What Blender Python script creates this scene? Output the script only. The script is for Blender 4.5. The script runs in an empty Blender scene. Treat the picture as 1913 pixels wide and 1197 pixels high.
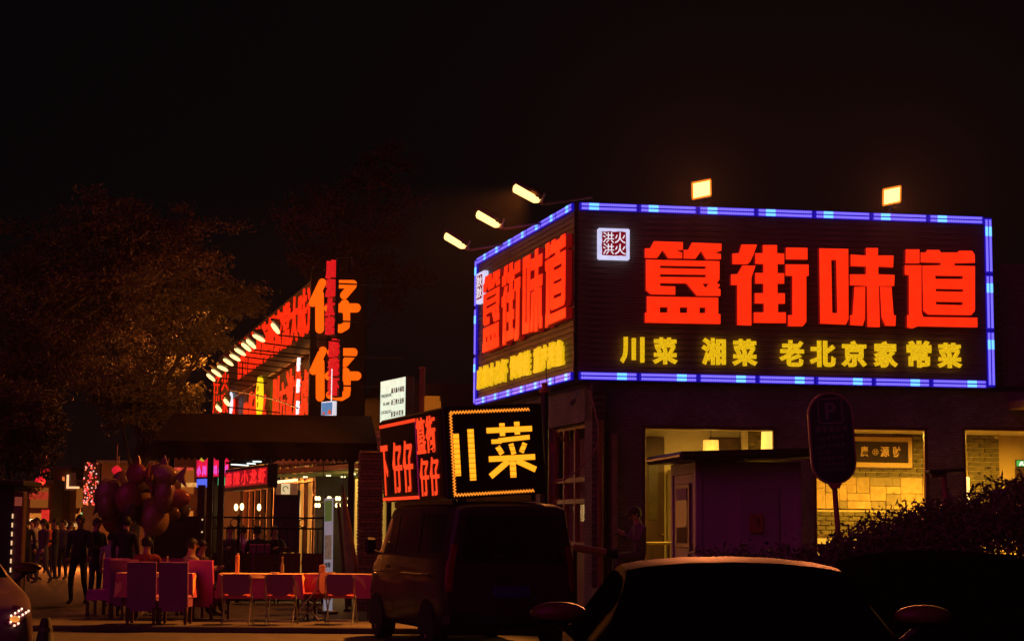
import bpy, bmesh, math, random
from mathutils import Vector, Matrix, Euler
R = math.radians
rnd = random.Random(7)
sc = bpy.context.scene
col = sc.collection

# ------------------------------------------------------------------ camera
FPX, IW, IH, CAMZ = 3400.0, 1913.0, 1197.0, 1.56
PITCH, ROLL = 0.1158, 0.0082
cd = bpy.data.cameras.new('camera'); cam = bpy.data.objects.new('camera', cd); col.objects.link(cam)
cd.sensor_width = 36.0; cd.lens = 36.0 * FPX / IW; cd.clip_start = 0.1; cd.clip_end = 600
cr_, sr_ = math.cos(ROLL), math.sin(ROLL)
cR0 = Vector((1, 0, 0)); cF = Vector((0, math.cos(PITCH), math.sin(PITCH))); cU0 = Vector((0, -math.sin(PITCH), math.cos(PITCH)))
cR = cr_ * cR0 + sr_ * cU0; cU = -sr_ * cR0 + cr_ * cU0
mw = Matrix((( cR.x, cU.x, -cF.x, 0), (cR.y, cU.y, -cF.y, 0), (cR.z, cU.z, -cF.z, CAMZ), (0, 0, 0, 1)))
cam.matrix_world = mw
sc.camera = cam

# ------------------------------------------------------------------ night sky, faint fill, exposure
w = bpy.data.worlds.new('World'); sc.world = w; w.use_nodes = True
bg = w.node_tree.nodes['Background']
bg.inputs[0].default_value = (0.0014, 0.0013, 0.0016, 1); bg.inputs[1].default_value = 1.0
sd = bpy.data.lights.new('night_fill', 'SUN'); so = bpy.data.objects.new('night_fill', sd); col.objects.link(so)
sd.energy = 0.25; sd.color = (1.0, 0.06, 0.50); sd.angle = R(60); sd.specular_factor = .25
so.rotation_euler = (R(58), 0, R(-42))
sc.view_settings.view_transform = 'Standard'; sc.view_settings.look = 'None'
sc.view_settings.exposure = 0; sc.view_settings.gamma = 1
try:
    sc.cycles.use_denoising = True; sc.cycles.use_light_tree = True
    sc.cycles.max_bounces = 5; sc.cycles.diffuse_bounces = 2; sc.cycles.glossy_bounces = 3; sc.cycles.transparent_max_bounces = 12
    sc.cycles.sample_clamp_indirect = 3.0; sc.cycles.caustics_reflective = False; sc.cycles.caustics_refractive = False
except Exception: pass

# ------------------------------------------------------------------ pixel helpers (photo pixels -> places)
def ray(px, py):
    return (cF + cR * ((px - IW / 2) / FPX) + cU * ((IH / 2 - py) / FPX))
def at(px, py, Y):
    d = ray(px, py); t = Y / d.y; return Vector((0, 0, CAMZ)) + d * t
def gx(px, Y):                      # ground x for a pixel column at distance Y
    d = ray(px, 986); return d.x / d.y * Y
class Frame:
    """a vertical plane: local x along it, local y away from the viewer, z up"""
    def __init__(s, o, rz): s.o = Vector((o[0], o[1], 0)); s.rz = rz; s.x = Vector((math.cos(rz), math.sin(rz), 0)); s.y = Vector((-math.sin(rz), math.cos(rz), 0))
    def uv(s, px, py, y=0.0):
        d = ray(px, py); p0 = s.o + s.y * y; t = (p0 - Vector((0, 0, CAMZ))).dot(s.y) / d.dot(s.y)
        p = Vector((0, 0, CAMZ)) + d * t; return ((p - s.o).dot(s.x), p.z)
    def w(s, u, y, z): return s.o + s.x * u + s.y * y + Vector((0, 0, z))

# ------------------------------------------------------------------ mesh building
class MB:
    def __init__(s): s.v = []; s.f = []; s.m = []
    def add(s, vs, fs, m=0):
        b = len(s.v); s.v += [tuple(v) for v in vs]; s.f += [tuple(b + i for i in f) for f in fs]; s.m += [m] * len(fs); return s
    def box(s, c, d, m=0, M=None, bev=0.0):
        x, y, z = d[0] / 2, d[1] / 2, d[2] / 2
        b = min(bev, x * .9, y * .9, z * .9)
        if b <= 0:
            vs = [Vector((i, j, k)) for i in (-x, x) for j in (-y, y) for k in (-z, z)]
            fs = [(0, 1, 3, 2), (4, 6, 7, 5), (0, 4, 5, 1), (2, 3, 7, 6), (0, 2, 6, 4), (1, 5, 7, 3)]
        else:
            vs = []; idx = {}
            for i in (-1, 1):
                for j in (-1, 1):
                    for k in (-1, 1):
                        for a in range(3):
                            p = [i * (x - b), j * (y - b), k * (z - b)]; p[a] = (i * x, j * y, k * z)[a]
                            idx[(i, j, k, a)] = len(vs); vs.append(Vector(p))
            fs = []
            for sg in (-1, 1):
                fs.append([idx[(sg, j, k, 0)] for j, k in ((-1, -1), (1, -1), (1, 1), (-1, 1))])
                fs.append([idx[(i, sg, k, 1)] for i, k in ((-1, -1), (1, -1), (1, 1), (-1, 1))])
                fs.append([idx[(i, j, sg, 2)] for i, j in ((-1, -1), (1, -1), (1, 1), (-1, 1))])
            for p in (-1, 1):
                for q in (-1, 1):
                    fs.append([idx[(p, q, -1, 0)], idx[(p, q, 1, 0)], idx[(p, q, 1, 1)], idx[(p, q, -1, 1)]])
                    fs.append([idx[(p, -1, q, 0)], idx[(p, 1, q, 0)], idx[(p, 1, q, 2)], idx[(p, -1, q, 2)]])
                    fs.append([idx[(-1, p, q, 1)], idx[(1, p, q, 1)], idx[(1, p, q, 2)], idx[(-1, p, q, 2)]])
            for i in (-1, 1):
                for j in (-1, 1):
                    for k in (-1, 1): fs.append([idx[(i, j, k, a)] for a in range(3)])
        c = Vector(c)
        vs = [(M @ v if M else v) + c for v in vs]
        return s.add(vs, fs, m)
    def tube(s, pts, rad, n=8, m=0, cap=True):
        pts = [Vector(p) for p in pts]
        if not isinstance(rad, (list, tuple)): rad = [rad] * len(pts)
        vs = []; fs = []
        up = None
        for i, p in enumerate(pts):
            t = (pts[min(i + 1, len(pts) - 1)] - pts[max(i - 1, 0)]).normalized()
            if up is None:
                up = Vector((0, 0, 1)) if abs(t.z) < .9 else Vector((1, 0, 0))
            a = t.cross(up).normalized(); b = a.cross(t).normalized(); up = b
            for k in range(n):
                q = 2 * math.pi * k / n; vs.append(p + (a * math.cos(q) + b * math.sin(q)) * rad[i])
        for i in range(len(pts) - 1):
            for k in range(n): fs.append((i * n + k, i * n + (k + 1) % n, (i + 1) * n + (k + 1) % n, (i + 1) * n + k))
        if cap: fs.append(tuple(range(n - 1, -1, -1))); fs.append(tuple((len(pts) - 1) * n + k for k in range(n)))
        return s.add(vs, fs, m)
    def sph(s, c, r, nu=12, nv=8, m=0, M=None):
        if not isinstance(r, (list, tuple)): r = (r, r, r)
        vs = []; fs = []; c = Vector(c)
        for i in range(nv + 1):
            th = math.pi * i / nv
            for k in range(nu):
                q = 2 * math.pi * k / nu
                p = Vector((r[0] * math.sin(th) * math.cos(q), r[1] * math.sin(th) * math.sin(q), r[2] * math.cos(th)))
                vs.append((M @ p if M else p) + c)
        for i in range(nv):
            for k in range(nu): fs.append((i * nu + k, i * nu + (k + 1) % nu, (i + 1) * nu + (k + 1) % nu, (i + 1) * nu + k))
        return s.add(vs, fs, m)
    def prism(s, poly, a, b, axis='y', m=0):
        n = len(poly)
        def P(p, h): return {'y': (p[0], h, p[1]), 'z': (p[0], p[1], h), 'x': (h, p[0], p[1])}[axis]
        vs = [P(p, a) for p in poly] + [P(p, b) for p in poly]
        fs = [tuple(range(n)), tuple(range(2 * n - 1, n - 1, -1))] + [(i, n + i, n + (i + 1) % n, (i + 1) % n) for i in range(n)]
        return s.add(vs, fs, m)
    def quad(s, a, b, c, d, m=0): return s.add([a, b, c, d], [(0, 1, 2, 3)], m)
    def mesh(s, name, mats, smooth=False):
        me = bpy.data.meshes.new(name); me.from_pydata(s.v, [], s.f)
        for x in (mats if isinstance(mats, (list, tuple)) else [mats]): me.materials.append(x)
        if any(s.m): me.polygons.foreach_set('material_index', s.m)
        bm = bmesh.new(); bm.from_mesh(me); bmesh.ops.recalc_face_normals(bm, faces=bm.faces); bm.to_mesh(me); bm.free()
        if smooth:
            me.polygons.foreach_set('use_smooth', [True] * len(me.polygons))
            if smooth != 2: me.set_sharp_from_angle(angle=R(42))
        me.update(); return me
def put(name, me, parent=None, loc=(0, 0, 0), rot=(0, 0, 0), scale=(1, 1, 1)):
    o = bpy.data.objects.new(name, me); col.objects.link(o); o.location = loc; o.rotation_euler = rot; o.scale = scale
    if parent: o.parent = parent
    return o
def obj(name, mb, mats, parent=None, loc=(0, 0, 0), rot=(0, 0, 0), smooth=False):
    return put(name, mb.mesh(name, mats, smooth), parent, loc, rot)
def tag(o, label, cat, group=None):
    o['label'] = label; o['category'] = cat
    if group: o['group'] = group
    return o
def thing(name, label, cat, loc=(0, 0, 0), rz=0, group=None):
    o = bpy.data.objects.new(name, None); col.objects.link(o); o.empty_display_size = .2
    o.location = loc; o.rotation_euler = (0, 0, rz); return tag(o, label, cat, group)
def struct(o): o['kind'] = 'structure'; return o
def dup(root, loc, rz, label, group=None, tilt=None):
    def cp(o, par):
        c = o.copy(); col.objects.link(c); c.parent = par
        for ch in list(o.children): cp(ch, c)
        return c
    r = cp(root, None); r.location = loc; r.rotation_euler = tilt or (0, 0, rz); r['label'] = label
    if group: r['group'] = group
    return r

# ------------------------------------------------------------------ materials
_m = {}
def mat(name, c, rough=.6, metal=0, var=.18, sc_=6.0, bump=0.0, spec=.5, emit=None, es=0.0, evar=0.0, coat=0, trans=0, alpha=1, stretch=(1, 1, 1)):
    if name in _m: return _m[name]
    M = bpy.data.materials.new(name); M.use_nodes = True; nt = M.node_tree; b = nt.nodes['Principled BSDF']; _m[name] = M
    b.inputs['Roughness'].default_value = rough; b.inputs['Metallic'].default_value = metal
    b.inputs['Specular IOR Level'].default_value = spec; b.inputs['Coat Weight'].default_value = coat; b.inputs['Coat Roughness'].default_value = .05
    b.inputs['Transmission Weight'].default_value = trans; b.inputs['Alpha'].default_value = alpha
    tc = nt.nodes.new('ShaderNodeTexCoord'); mp = nt.nodes.new('ShaderNodeMapping'); nt.links.new(tc.outputs['Object'], mp.inputs[0])
    mp.inputs['Scale'].default_value = stretch
    nz = nt.nodes.new('ShaderNodeTexNoise'); nz.inputs['Scale'].default_value = sc_; nz.inputs['Detail'].default_value = 5
    nt.links.new(mp.outputs[0], nz.inputs[0])
    rp = nt.nodes.new('ShaderNodeMapRange'); rp.inputs[1].default_value = .3; rp.inputs[2].default_value = .7
    rp.inputs[3].default_value = 1 - var; rp.inputs[4].default_value = 1 + var; nt.links.new(nz.outputs[0], rp.inputs[0])
    mx = nt.nodes.new('ShaderNodeMix'); mx.data_type = 'RGBA'; mx.blend_type = 'MULTIPLY'; mx.inputs[0].default_value = 1
    mx.inputs[6].default_value = (*c, 1); nt.links.new(rp.outputs[0], mx.inputs[7]); nt.links.new(mx.outputs[2], b.inputs['Base Color'])
    if bump:
        bp = nt.nodes.new('ShaderNodeBump'); bp.inputs['Strength'].default_value = bump; bp.inputs['Distance'].default_value = .02
        nt.links.new(nz.outputs[0], bp.inputs['Height']); nt.links.new(bp.outputs[0], b.inputs['Normal'])
    if emit:
        b.inputs['Emission Color'].default_value = (*emit, 1); b.inputs['Emission Strength'].default_value = es
        if evar:
            r2 = nt.nodes.new('ShaderNodeMapRange'); r2.inputs[1].default_value = .3; r2.inputs[2].default_value = .7
            r2.inputs[3].default_value = es * (1 - evar); r2.inputs[4].default_value = es * (1 + evar)
            nt.links.new(nz.outputs[0], r2.inputs[0]); nt.links.new(r2.outputs[0], b.inputs['Emission Strength'])
    return M
def led(name, c, es, axis=0, freq=60.0, lo=.45, duty=.5):
    """a strip or panel of little lights: brightness steps along one axis of the object"""
    if name in _m: return _m[name]
    M = mat(name, (.02, .02, .02), .4, emit=c, es=es); nt = M.node_tree; b = nt.nodes['Principled BSDF']
    tc = nt.nodes['Texture Coordinate']; sx = nt.nodes.new('ShaderNodeSeparateXYZ'); nt.links.new(tc.outputs['Object'], sx.inputs[0])
    a = nt.nodes.new('ShaderNodeMath'); a.operation = 'MULTIPLY'; a.inputs[1].default_value = freq; nt.links.new(sx.outputs[axis], a.inputs[0])
    f = nt.nodes.new('ShaderNodeMath'); f.operation = 'FRACT'; nt.links.new(a.outputs[0], f.inputs[0])
    g = nt.nodes.new('ShaderNodeMath'); g.operation = 'GREATER_THAN'; g.inputs[1].default_value = duty; nt.links.new(f.outputs[0], g.inputs[0])
    r2 = nt.nodes.new('ShaderNodeMapRange'); r2.inputs[3].default_value = es; r2.inputs[4].default_value = es * lo
    nt.links.new(g.outputs[0], r2.inputs[0]); nt.links.new(r2.outputs[0], b.inputs['Emission Strength']); return M
def checks(name, c1, c2, s=9.0, rough=.8):
    if name in _m: return _m[name]
    M = mat(name, c1, rough); nt = M.node_tree; b = nt.nodes['Principled BSDF']
    wv = nt.nodes.new('ShaderNodeTexWave'); wv.inputs['Scale'].default_value = s; wv.bands_direction = 'X'; wv.inputs['Distortion'].default_value = .3
    wz = nt.nodes.new('ShaderNodeTexWave'); wz.inputs['Scale'].default_value = s; wz.bands_direction = 'Z'
    tc = nt.nodes['Texture Coordinate']; nt.links.new(tc.outputs['Object'], wv.inputs[0]); nt.links.new(tc.outputs['Object'], wz.inputs[0])
    ml = nt.nodes.new('ShaderNodeMath'); ml.operation = 'MULTIPLY'; nt.links.new(wv.outputs[1], ml.inputs[0]); nt.links.new(wz.outputs[1], ml.inputs[1])
    mx = nt.nodes.new('ShaderNodeMix'); mx.data_type = 'RGBA'; mx.inputs[6].default_value = (*c1, 1); mx.inputs[7].default_value = (*c2, 1)
    nt.links.new(ml.outputs[0], mx.inputs[0]); nt.links.new(mx.outputs[2], b.inputs['Base Color']); return M

PLANK = mat('dark_plank', (.16, .10, .08), .55, var=.45, sc_=3, bump=.3, stretch=(.6, 4, 9))
WALL = mat('dark_brick_wall', (.20, .14, .14), .85, var=.30, sc_=1.3)
_nt = WALL.node_tree; _b = _nt.nodes.new('ShaderNodeTexBrick'); _b.inputs['Scale'].default_value = 4.2; _b.inputs['Mortar Size'].default_value = .018
_b.inputs['Color1'].default_value = (1, 1, 1, 1); _b.inputs['Color2'].default_value = (.68, .66, .66, 1); _b.inputs['Mortar'].default_value = (.45, .42, .42, 1)
_sw = _nt.nodes.new('ShaderNodeSeparateXYZ'); _cb = _nt.nodes.new('ShaderNodeCombineXYZ'); _nt.links.new(_nt.nodes['Texture Coordinate'].outputs['Object'], _sw.inputs[0])
_nt.links.new(_sw.outputs[0], _cb.inputs[0]); _nt.links.new(_sw.outputs[2], _cb.inputs[1]); _nt.links.new(_cb.outputs[0], _b.inputs[0])
_mx = _nt.nodes.new('ShaderNodeMix'); _mx.data_type = 'RGBA'; _mx.blend_type = 'MULTIPLY'; _mx.inputs[0].default_value = 1
_nt.links.new(_nt.nodes['Mix'].outputs[2], _mx.inputs[6]); _nt.links.new(_b.outputs[0], _mx.inputs[7]); _nt.links.new(_mx.outputs[2], _nt.nodes['Principled BSDF'].inputs['Base Color'])
BLACKM = mat('black_metal', (.02, .02, .022), .45, metal=.3)
DARKM = mat('dark_metal', (.06, .055, .06), .5, metal=.5)
REDL = mat('red_letter', (.5, .03, .02), .4, emit=(1.0, .024, .003), es=1.15, evar=.10)
REDS = mat('red_letter_far', (.006, .001, .001), .9, spec=.05, emit=(1.0, .022, .004), es=1.15, evar=.2)
ORAL = mat('orange_letter', (.006, .001, .001), .9, spec=.05, emit=(1.0, .115, .003), es=1.2, evar=.06)
YELL = mat('yellow_letter', (.6, .42, .02), .4, emit=(.78, .47, .006), es=.95, evar=.38)
for M_ in (YELL,):
    for n_ in M_.node_tree.nodes:
        if n_.type == 'TEX_NOISE': n_.inputs['Scale'].default_value = 16
WHITEL = mat('white_light', (.8, .8, .8), .5, emit=(.85, .9, 1.0), es=.95)
BLUEH = mat('blue_led_housing', (.01, .01, .05), .4, emit=(.008, .004, .42), es=.9)
BLUET = led('blue_led_tube', (.19, .14, 1.0), 1.5, 0, 28, .5, .62)
CYANT = mat('cyan_led_tube', (.1, .2, .3), .4, emit=(.14, .48, 1.0), es=1.7)
LAMPW = mat('lamp_white_hot', (.8, .7, .5), .4, emit=(1, .58, .19), es=2.4)
LAMPF = mat('lamp_face_hot', (.8, .7, .5), .4, emit=(1, .56, .13), es=3.6)
TUBEW = mat('lamp_oval', (.8, .7, .5), .4, emit=(1, .74, .30), es=1.7)

# ------------------------------------------------------------------ glyphs
_g = {}
def glyphs(chars, off=0.0, bev=0.0, key=None):
    key = key or off
    tmp = []
    for ch in dict.fromkeys(chars):
        if (ch, key) in _g or ch == ' ': continue
        c = bpy.data.curves.new('glyph', 'FONT'); c.body = ch; c.offset = off; c.extrude = .5; c.resolution_u = 3; c.fill_mode = 'BOTH'; c.bevel_depth = bev; c.bevel_resolution = 1
        o = bpy.data.objects.new('glyph', c); col.objects.link(o); tmp.append((ch, o))
    bpy.context.view_layer.update(); dg = bpy.context.evaluated_depsgraph_get()
    for ch, o in tmp:
        me = bpy.data.meshes.new_from_object(o.evaluated_get(dg)); norm(me); _g[(ch, key)] = me
    for ch, o in tmp: c = o.data; bpy.data.objects.remove(o); bpy.data.curves.remove(c)
def norm(me):
    """fit a flat glyph to a unit box: x 0..1, z 0..1, y -1 (front) .. 0"""
    co = [v.co.copy() for v in me.vertices]
    x0 = min(c.x for c in co); x1 = max(c.x for c in co); y0 = min(c.y for c in co); y1 = max(c.y for c in co)
    z0 = min(c.z for c in co); z1 = max(c.z for c in co); dz = (z1 - z0) or 1
    for v, c in zip(me.vertices, co): v.co = ((c.x - x0) / ((x1 - x0) or 1), -(c.z - z0) / dz, (c.y - y0) / ((y1 - y0) or 1))
    me.update()
def shape(polys, ext=.05, bev=0.0):
    """filled outline (holes nested) -> mesh with thickness, xy kept as given"""
    c = bpy.data.curves.new('shape', 'CURVE'); c.dimensions = '2D'; c.fill_mode = 'BOTH'; c.extrude = ext; c.bevel_depth = bev; c.bevel_resolution = 1
    if bev: c.offset = -bev
    for p in polys:
        s = c.splines.new('POLY'); s.points.add(len(p) - 1); s.use_cyclic_u = True
        for q, pt in zip(p, s.points): pt.co = (q[0], q[1], 0, 1)
    o = bpy.data.objects.new('shape', c); col.objects.link(o); bpy.context.view_layer.update()
    me = bpy.data.meshes.new_from_object(o.evaluated_get(bpy.context.evaluated_depsgraph_get()))
    bpy.data.objects.remove(o); bpy.data.curves.remove(c)
    for v in me.vertices: v.co = (v.co.x, -v.co.z, v.co.y)      # stand it up, front towards -y
    me.update(); return me
_gm = {}
def char(ch, off, m, parent, u, v, wd, ht, y, dep, name='character'):
    k = (ch, off, m.name)
    if k not in _gm:
        if (ch, off) not in _g: glyphs(ch, off)
        me = _g[(ch, off)].copy(); me.materials.clear(); me.materials.append(m); _gm[k] = me
    o = put(name, _gm[k], parent, (u, y, v), (0, 0, 0), (wd, dep, ht)); return o
glyphs('川菜湘老北京家常麻辣小龙虾馋嘴蛙重庆烤鱼', .004, .034, 'fat')
glyphs('洪火', .004); glyphs('簋街仔下菜川', .03); glyphs('财源廣財P大三香鲜碗庆小面味馆店城酒楼波方仔鱼', .02)

# ================================================================== frames of the place
FR = Frame((1.155, 33.0), R(90 - 81.35))                       # front face of the corner restaurant
aL = R(-15.17); dirL = Vector((math.sin(aL), math.cos(aL), 0)); WL = 7.35
FL = Frame(Vector((1.155, 33.0, 0)) + dirL * WL, R(-90 + 15.17))  # its side along the street; x runs towards the corner
WR, ZB, ZT = 8.04, 4.317, 7.595

# ------------------------------------------------------------------ ground
def noise_ground(name, c1, c2, rough, s):
    M = mat(name, c1, rough, var=.35, sc_=s, bump=.35); return M
PAVE = noise_ground('pavement', (.055, .045, .038), None, .7, 1.3)
ASPH = noise_ground('asphalt', (.045, .042, .04), None, .75, 3.0)
g = MB(); g.quad((-250, -30, 0), (250, -30, 0), (250, 420, 0), (-250, 420, 0)); struct(obj('ground', g, ASPH))
g = MB(); g.box((-7.2, 64.6, .05), (21, 72.8, .1), bev=.015); struct(obj('pavement', g, PAVE))
g = MB()   # raised terrace in front of the restaurant
g.prism([(.3, .2), (.3, -3.2), (16, -3.2), (16, .2)], 0, .58, 'z'); struct(obj('terrace', g, mat('terrace_stone', (.14, .11, .10), .8, var=.3, bump=.3), loc=FR.o, rot=(0, 0, FR.rz)))

# ================================================================== corner restaurant: shell
bld = thing('corner_restaurant', 'dark two faced corner restaurant with lit windows below the big red sign', 'building', FR.o, FR.rz)
WY = .30                                                        # wall set back under the sign
def U(px, py=900, y=WY): return FR.uv(px, py, y)[0]
def Zv(py, px=1400, y=WY): return FR.uv(px, py, y)[1]
win = [(U(1200), U(1453), .98, Zv(796, 1330)), (U(1520), U(1736), .98, Zv(797, 1660)), (U(1800), U(2040), .98, Zv(798, 1850))]
UEND = 13.0; zt = 7.1
mbw = MB()
xs = [0.32] + [q for a in win for q in a[:2]] + [UEND]
for i in range(0, len(xs), 2): mbw.box(((xs[i] + xs[i + 1]) / 2, WY + .12, 2.15), (xs[i + 1] - xs[i], .24, 4.3))
for a in win:
    mbw.box(((a[0] + a[1]) / 2, WY + .123, (a[3] + 4.3) / 2), (a[1] - a[0], .246, 4.3 - a[3]))
    mbw.box(((a[0] + a[1]) / 2, WY + .123, a[2] / 2), (a[1] - a[0], .246, a[2]))
mbw.box((UEND / 2 + 4.2, WY + .4, 5.55), (UEND - 8.5, .24, 2.5))
obj('wall', mbw, WALL, bld)
rf = MB(); rf.box((UEND / 2 + .3, 4.6, 4.36), (UEND - .2, 8.4, .1)); obj('roof', rf, DARKM, bld)
# far right end: lean-to canopy edges seen beside the sign
cn = MB(); cn.box((10.4, -.35, 4.02), (4.0, 1.2, .16), bev=.02); obj('canopy', cn, mat('wood_canopy', (.22, .12, .06), .6, var=.4, sc_=4, stretch=(.5, 4, 4)), bld)
FRM = mat('window_frame_red', (.12, .04, .03), .4)
for a in win:
    f = MB(); x0, x1, z0, z1 = a
    for z in (z0 + .03, z1 - .03): f.box(((x0 + x1) / 2, WY + .06, z), (x1 - x0, .09, .06), bev=.008)
    for x in (x0 + .035, x1 - .035): f.box((x, WY + .06, (z0 + z1) / 2), (.07, .086, z1 - z0 - .12), bev=.008)
    wf = obj('window', f, FRM, bld)
    p = MB(); p.box(((x0 + x1) / 2, WY + .07, (z0 + z1) / 2), (x1 - x0 - .14, .006, z1 - z0 - .12))
    obj('pane', p, mat('window_glass', (.02, .02, .02), .02, var=0, spec=.5, alpha=.05), wf)
    s_ = MB(); s_.box(((x0 + x1) / 2, WY - .05, z0 - .02), (x1 - x0 + .2, .2, .06), bev=.01); obj('sill', s_, mat('sill_stone', (.25, .2, .17), .7), wf)
# interior shell
CREAM = mat('cream_plaster', (.62, .56, .42), .8, var=.05, sc_=3)
OCHRE = mat('ochre_plaster', (.70, .52, .25), .85, var=.06, sc_=5)
BY = 4.3
i_ = MB()
i_.box((UEND / 2, BY + .1, 2.2), (UEND - .8, .2, 4.2)); i_.box((.75, 2.4, 2.2), (.12, 3.6, 4.2)); i_.box((UEND - .4, 2.4, 2.2), (.12, 3.6, 4.2))
obj('interior_wall', i_, CREAM, bld)
i_ = MB(); i_.box((UEND / 2 + .2, 2.35, 3.72), (UEND - 1.2, 3.9, .08)); obj('interior_ceiling', i_, CREAM, bld)
i_ = MB(); i_.box((UEND / 2 + .2, 2.35, .62), (UEND - 1.2, 3.8, .08)); obj('interior_floor', i_, mat('floor_tile', (.35, .26, .16), .35), bld)
def BU(px, py=880, y=BY): return FR.uv(px, py, y)[0]
def BZ(py, px=1500, y=BY): return FR.uv(px, py, y)[1]
# soffit, column, partition with ochre wall behind the third window
i_ = MB(); i_.box(((BU(1200) + BU(1385)) / 2, BY - .45, BZ(802) + .16), (BU(1385) - BU(1190), .9, .30)); obj('soffit', i_, CREAM, bld)
i_ = MB(); i_.box(((BU(1382) + BU(1394)) / 2, BY - .08, 2.1), (BU(1394) - BU(1382), .15, 3.2)); obj('column', i_, CREAM, bld)
i_ = MB(); i_.box(((BU(1860) + BU(2050)) / 2, BY - .04, 2.1), (BU(2050) - BU(1860), .2, 3.16)); obj('ochre_wall', i_, OCHRE, bld)
# brick panels, brick by brick
BRK = [mat('grey_green_brick_%d' % k, c, .8, var=.25, sc_=12, bump=.4) for k, c in enumerate([(.14, .12, .05), (.12, .10, .045), (.17, .14, .06)])]
MORT = mat('pale_mortar', (.62, .52, .28), .9)
bw, bh, gp = .235, .083, .014
bx = MB(); bx.box((0, 0, 0), (bw, .06, bh), bev=.006)
bme = [bx.mesh('brick', m_) for m_ in BRK]
def bricks(u0, u1, z0, z1, par, y=BY - .10):
    m = MB(); m.box(((u0 + u1) / 2, y + .035, (z0 + z1) / 2), (u1 - u0, .06, z1 - z0)); pn = obj('brick_panel', m, MORT, par)
    r = 0; z = z0 + bh / 2 + gp
    while z + bh / 2 < z1:
        x = u0 + (bw / 2 + gp) - (r % 2) * (bw + gp) / 2
        while x - bw / 2 < u1 - .03:
            l, rr = max(x - bw / 2, u0 + .004), min(x + bw / 2, u1 - .004)
            if rr - l > .03:
                put('brick', rnd.choice(bme), pn, ((l + rr) / 2, y + rnd.uniform(-.004, .004), z), (0, 0, 0), ((rr - l) / bw, 1, 1))
            x += bw + gp
        z += bh + gp; r += 1
    return pn
bricks(BU(1395), BU(1470), BZ(860), BZ(790) + .22, bld)
zs0, zs1 = BZ(951, 1650), BZ(892, 1650)
bricks(BU(1505), BU(1762), BZ(1000, 1650), zs0 - .02, bld)
bricks(BU(1505), BU(1762), zs1 + .01, BZ(790, 1650) + .22, bld)
bricks(BU(1800), BU(1859), BZ(975, 1820), BZ(792, 1820) + .22, bld, BY - .2)
# rough stone slabs
STN = [mat('stone_slab_%d' % k, c, .85, var=.2, sc_=9, bump=.6) for k, c in enumerate([(.58, .42, .18), (.50, .38, .17), (.34, .28, .14), (.62, .44, .20)])]
ub0, ub1 = BU(1505), BU(1762); hh = zs1 - zs0
sp = MB(); sp.box(((ub0 + ub1) / 2, BY - .05, (zs0 + zs1) / 2), (ub1 - ub0, .06, hh)); spn = obj('stone_panel', sp, MORT, bld)
slabs = [(195, 172, 330, 335, 1), (330, 172, 560, 260, 2), (560, 172, 640, 260, 2), (640, 172, 860, 335, 3), (860, 172, 945, 260, 1), (330, 260, 490, 415, 0), (490, 260, 640, 340, 3), (860, 260, 945, 412, 0), (640, 335, 790, 412, 0),
 (490, 340, 640, 460, 2), (100, 335, 330, 415, 0), (100, 415, 340, 498, 3), (340, 415, 490, 498, 2), (490, 460, 640, 498, 1), (640, 412, 790, 498, 3), (790, 335, 860, 498, 1), (860, 412, 945, 498, 0), (20, 172, 195, 250, 3), (100, 250, 195, 335, 0), (-120, 172, 20, 335, 1), (20, 250, 100, 415, 3), (-300, 172, -120, 290, 0), (-120, 335, 20, 498, 0), (20, 415, 100, 498, 2), (-300, 290, -120, 498, 3), (945, 172, 1090, 300, 0), (945, 300, 1090, 498, 1)]
for x0, y0, x1, y1, c in slabs:
    ua, ub = BU(1560 + x0 / 5.42), BU(1560 + x1 / 5.42); za, zb2 = zs0 + hh * (498 - y1) / 326, zs0 + hh * (498 - y0) / 326
    t = rnd.uniform(.03, .06); m = MB(); m.box(((ua + ub) / 2, BY - .08 - t / 2, (za + zb2) / 2), (ub - ua - .006, t, zb2 - za - .006), bev=.007)
    obj('stone_slab', m, STN[c], spn)
# doors and furniture seen through the first window
WOOD = mat('brown_wood', (.055, .024, .015), .45, var=.35, sc_=3, stretch=(4, 4, .5))
def door(px0, px1, pytop, name='interior_door', gl=True):
    u0, u1 = BU(px0), BU(px1); z1 = BZ(pytop, px0)
    m = MB(); m.box(((u0 + u1) / 2, BY - .06, (z1 + .66) / 2), (u1 - u0, .1, z1 - .66), bev=.01); d = obj(name, m, WOOD, bld)
    if gl:
        g_ = MB(); g_.box(((u0 + u1) / 2, BY - .117, z1 - 1.05), ((u1 - u0) * .42, .012, 1.3), bev=.003); obj('door_glass', g_, mat('frosted_glass', (.07, .055, .03), .3), d)
        h = MB(); h.sph((u1 - .05, BY - .14, 1.55), .025); obj('door_handle', h, mat('brass', (.6, .45, .2), .3, 1), d, smooth=True)
    return d
door(1196, 1239, 816); door(1324, 1381, 817, gl=False)
cb = thing('white_cabinet', 'pale square cabinet standing against the wall inside the first window', 'cabinet', FR.w(BU(1262), BY - .35, .66), FR.rz)
m = MB(); m.box((0, 0, 1.1), (.42, .4, 2.2), bev=.01); obj('body', m, mat('cabinet_white', (.66, .6, .46), .5), cb)
for z in (1.65, .55):
    m = MB(); m.box((0, -.21, z), (.38, .016, 1.0), bev=.004); d = obj('cabinet_door', m, mat('cabinet_white', (.6, .6, .6)), cb)
    m = MB(); m.box((.14, -.23, z), (.015, .02, .12)); obj('handle', m, DARKM, d)
dt = thing('dining_table', 'low yellow topped table behind the glass beside the doorway', 'table', FR.w(U(1240) + .05, 1.5, .66), FR.rz)
m = MB(); m.box((0, 0, .72), (.9, .7, .05), bev=.01); obj('tabletop', m, mat('table_yellow', (.5, .4, .1), .5), dt)
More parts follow.
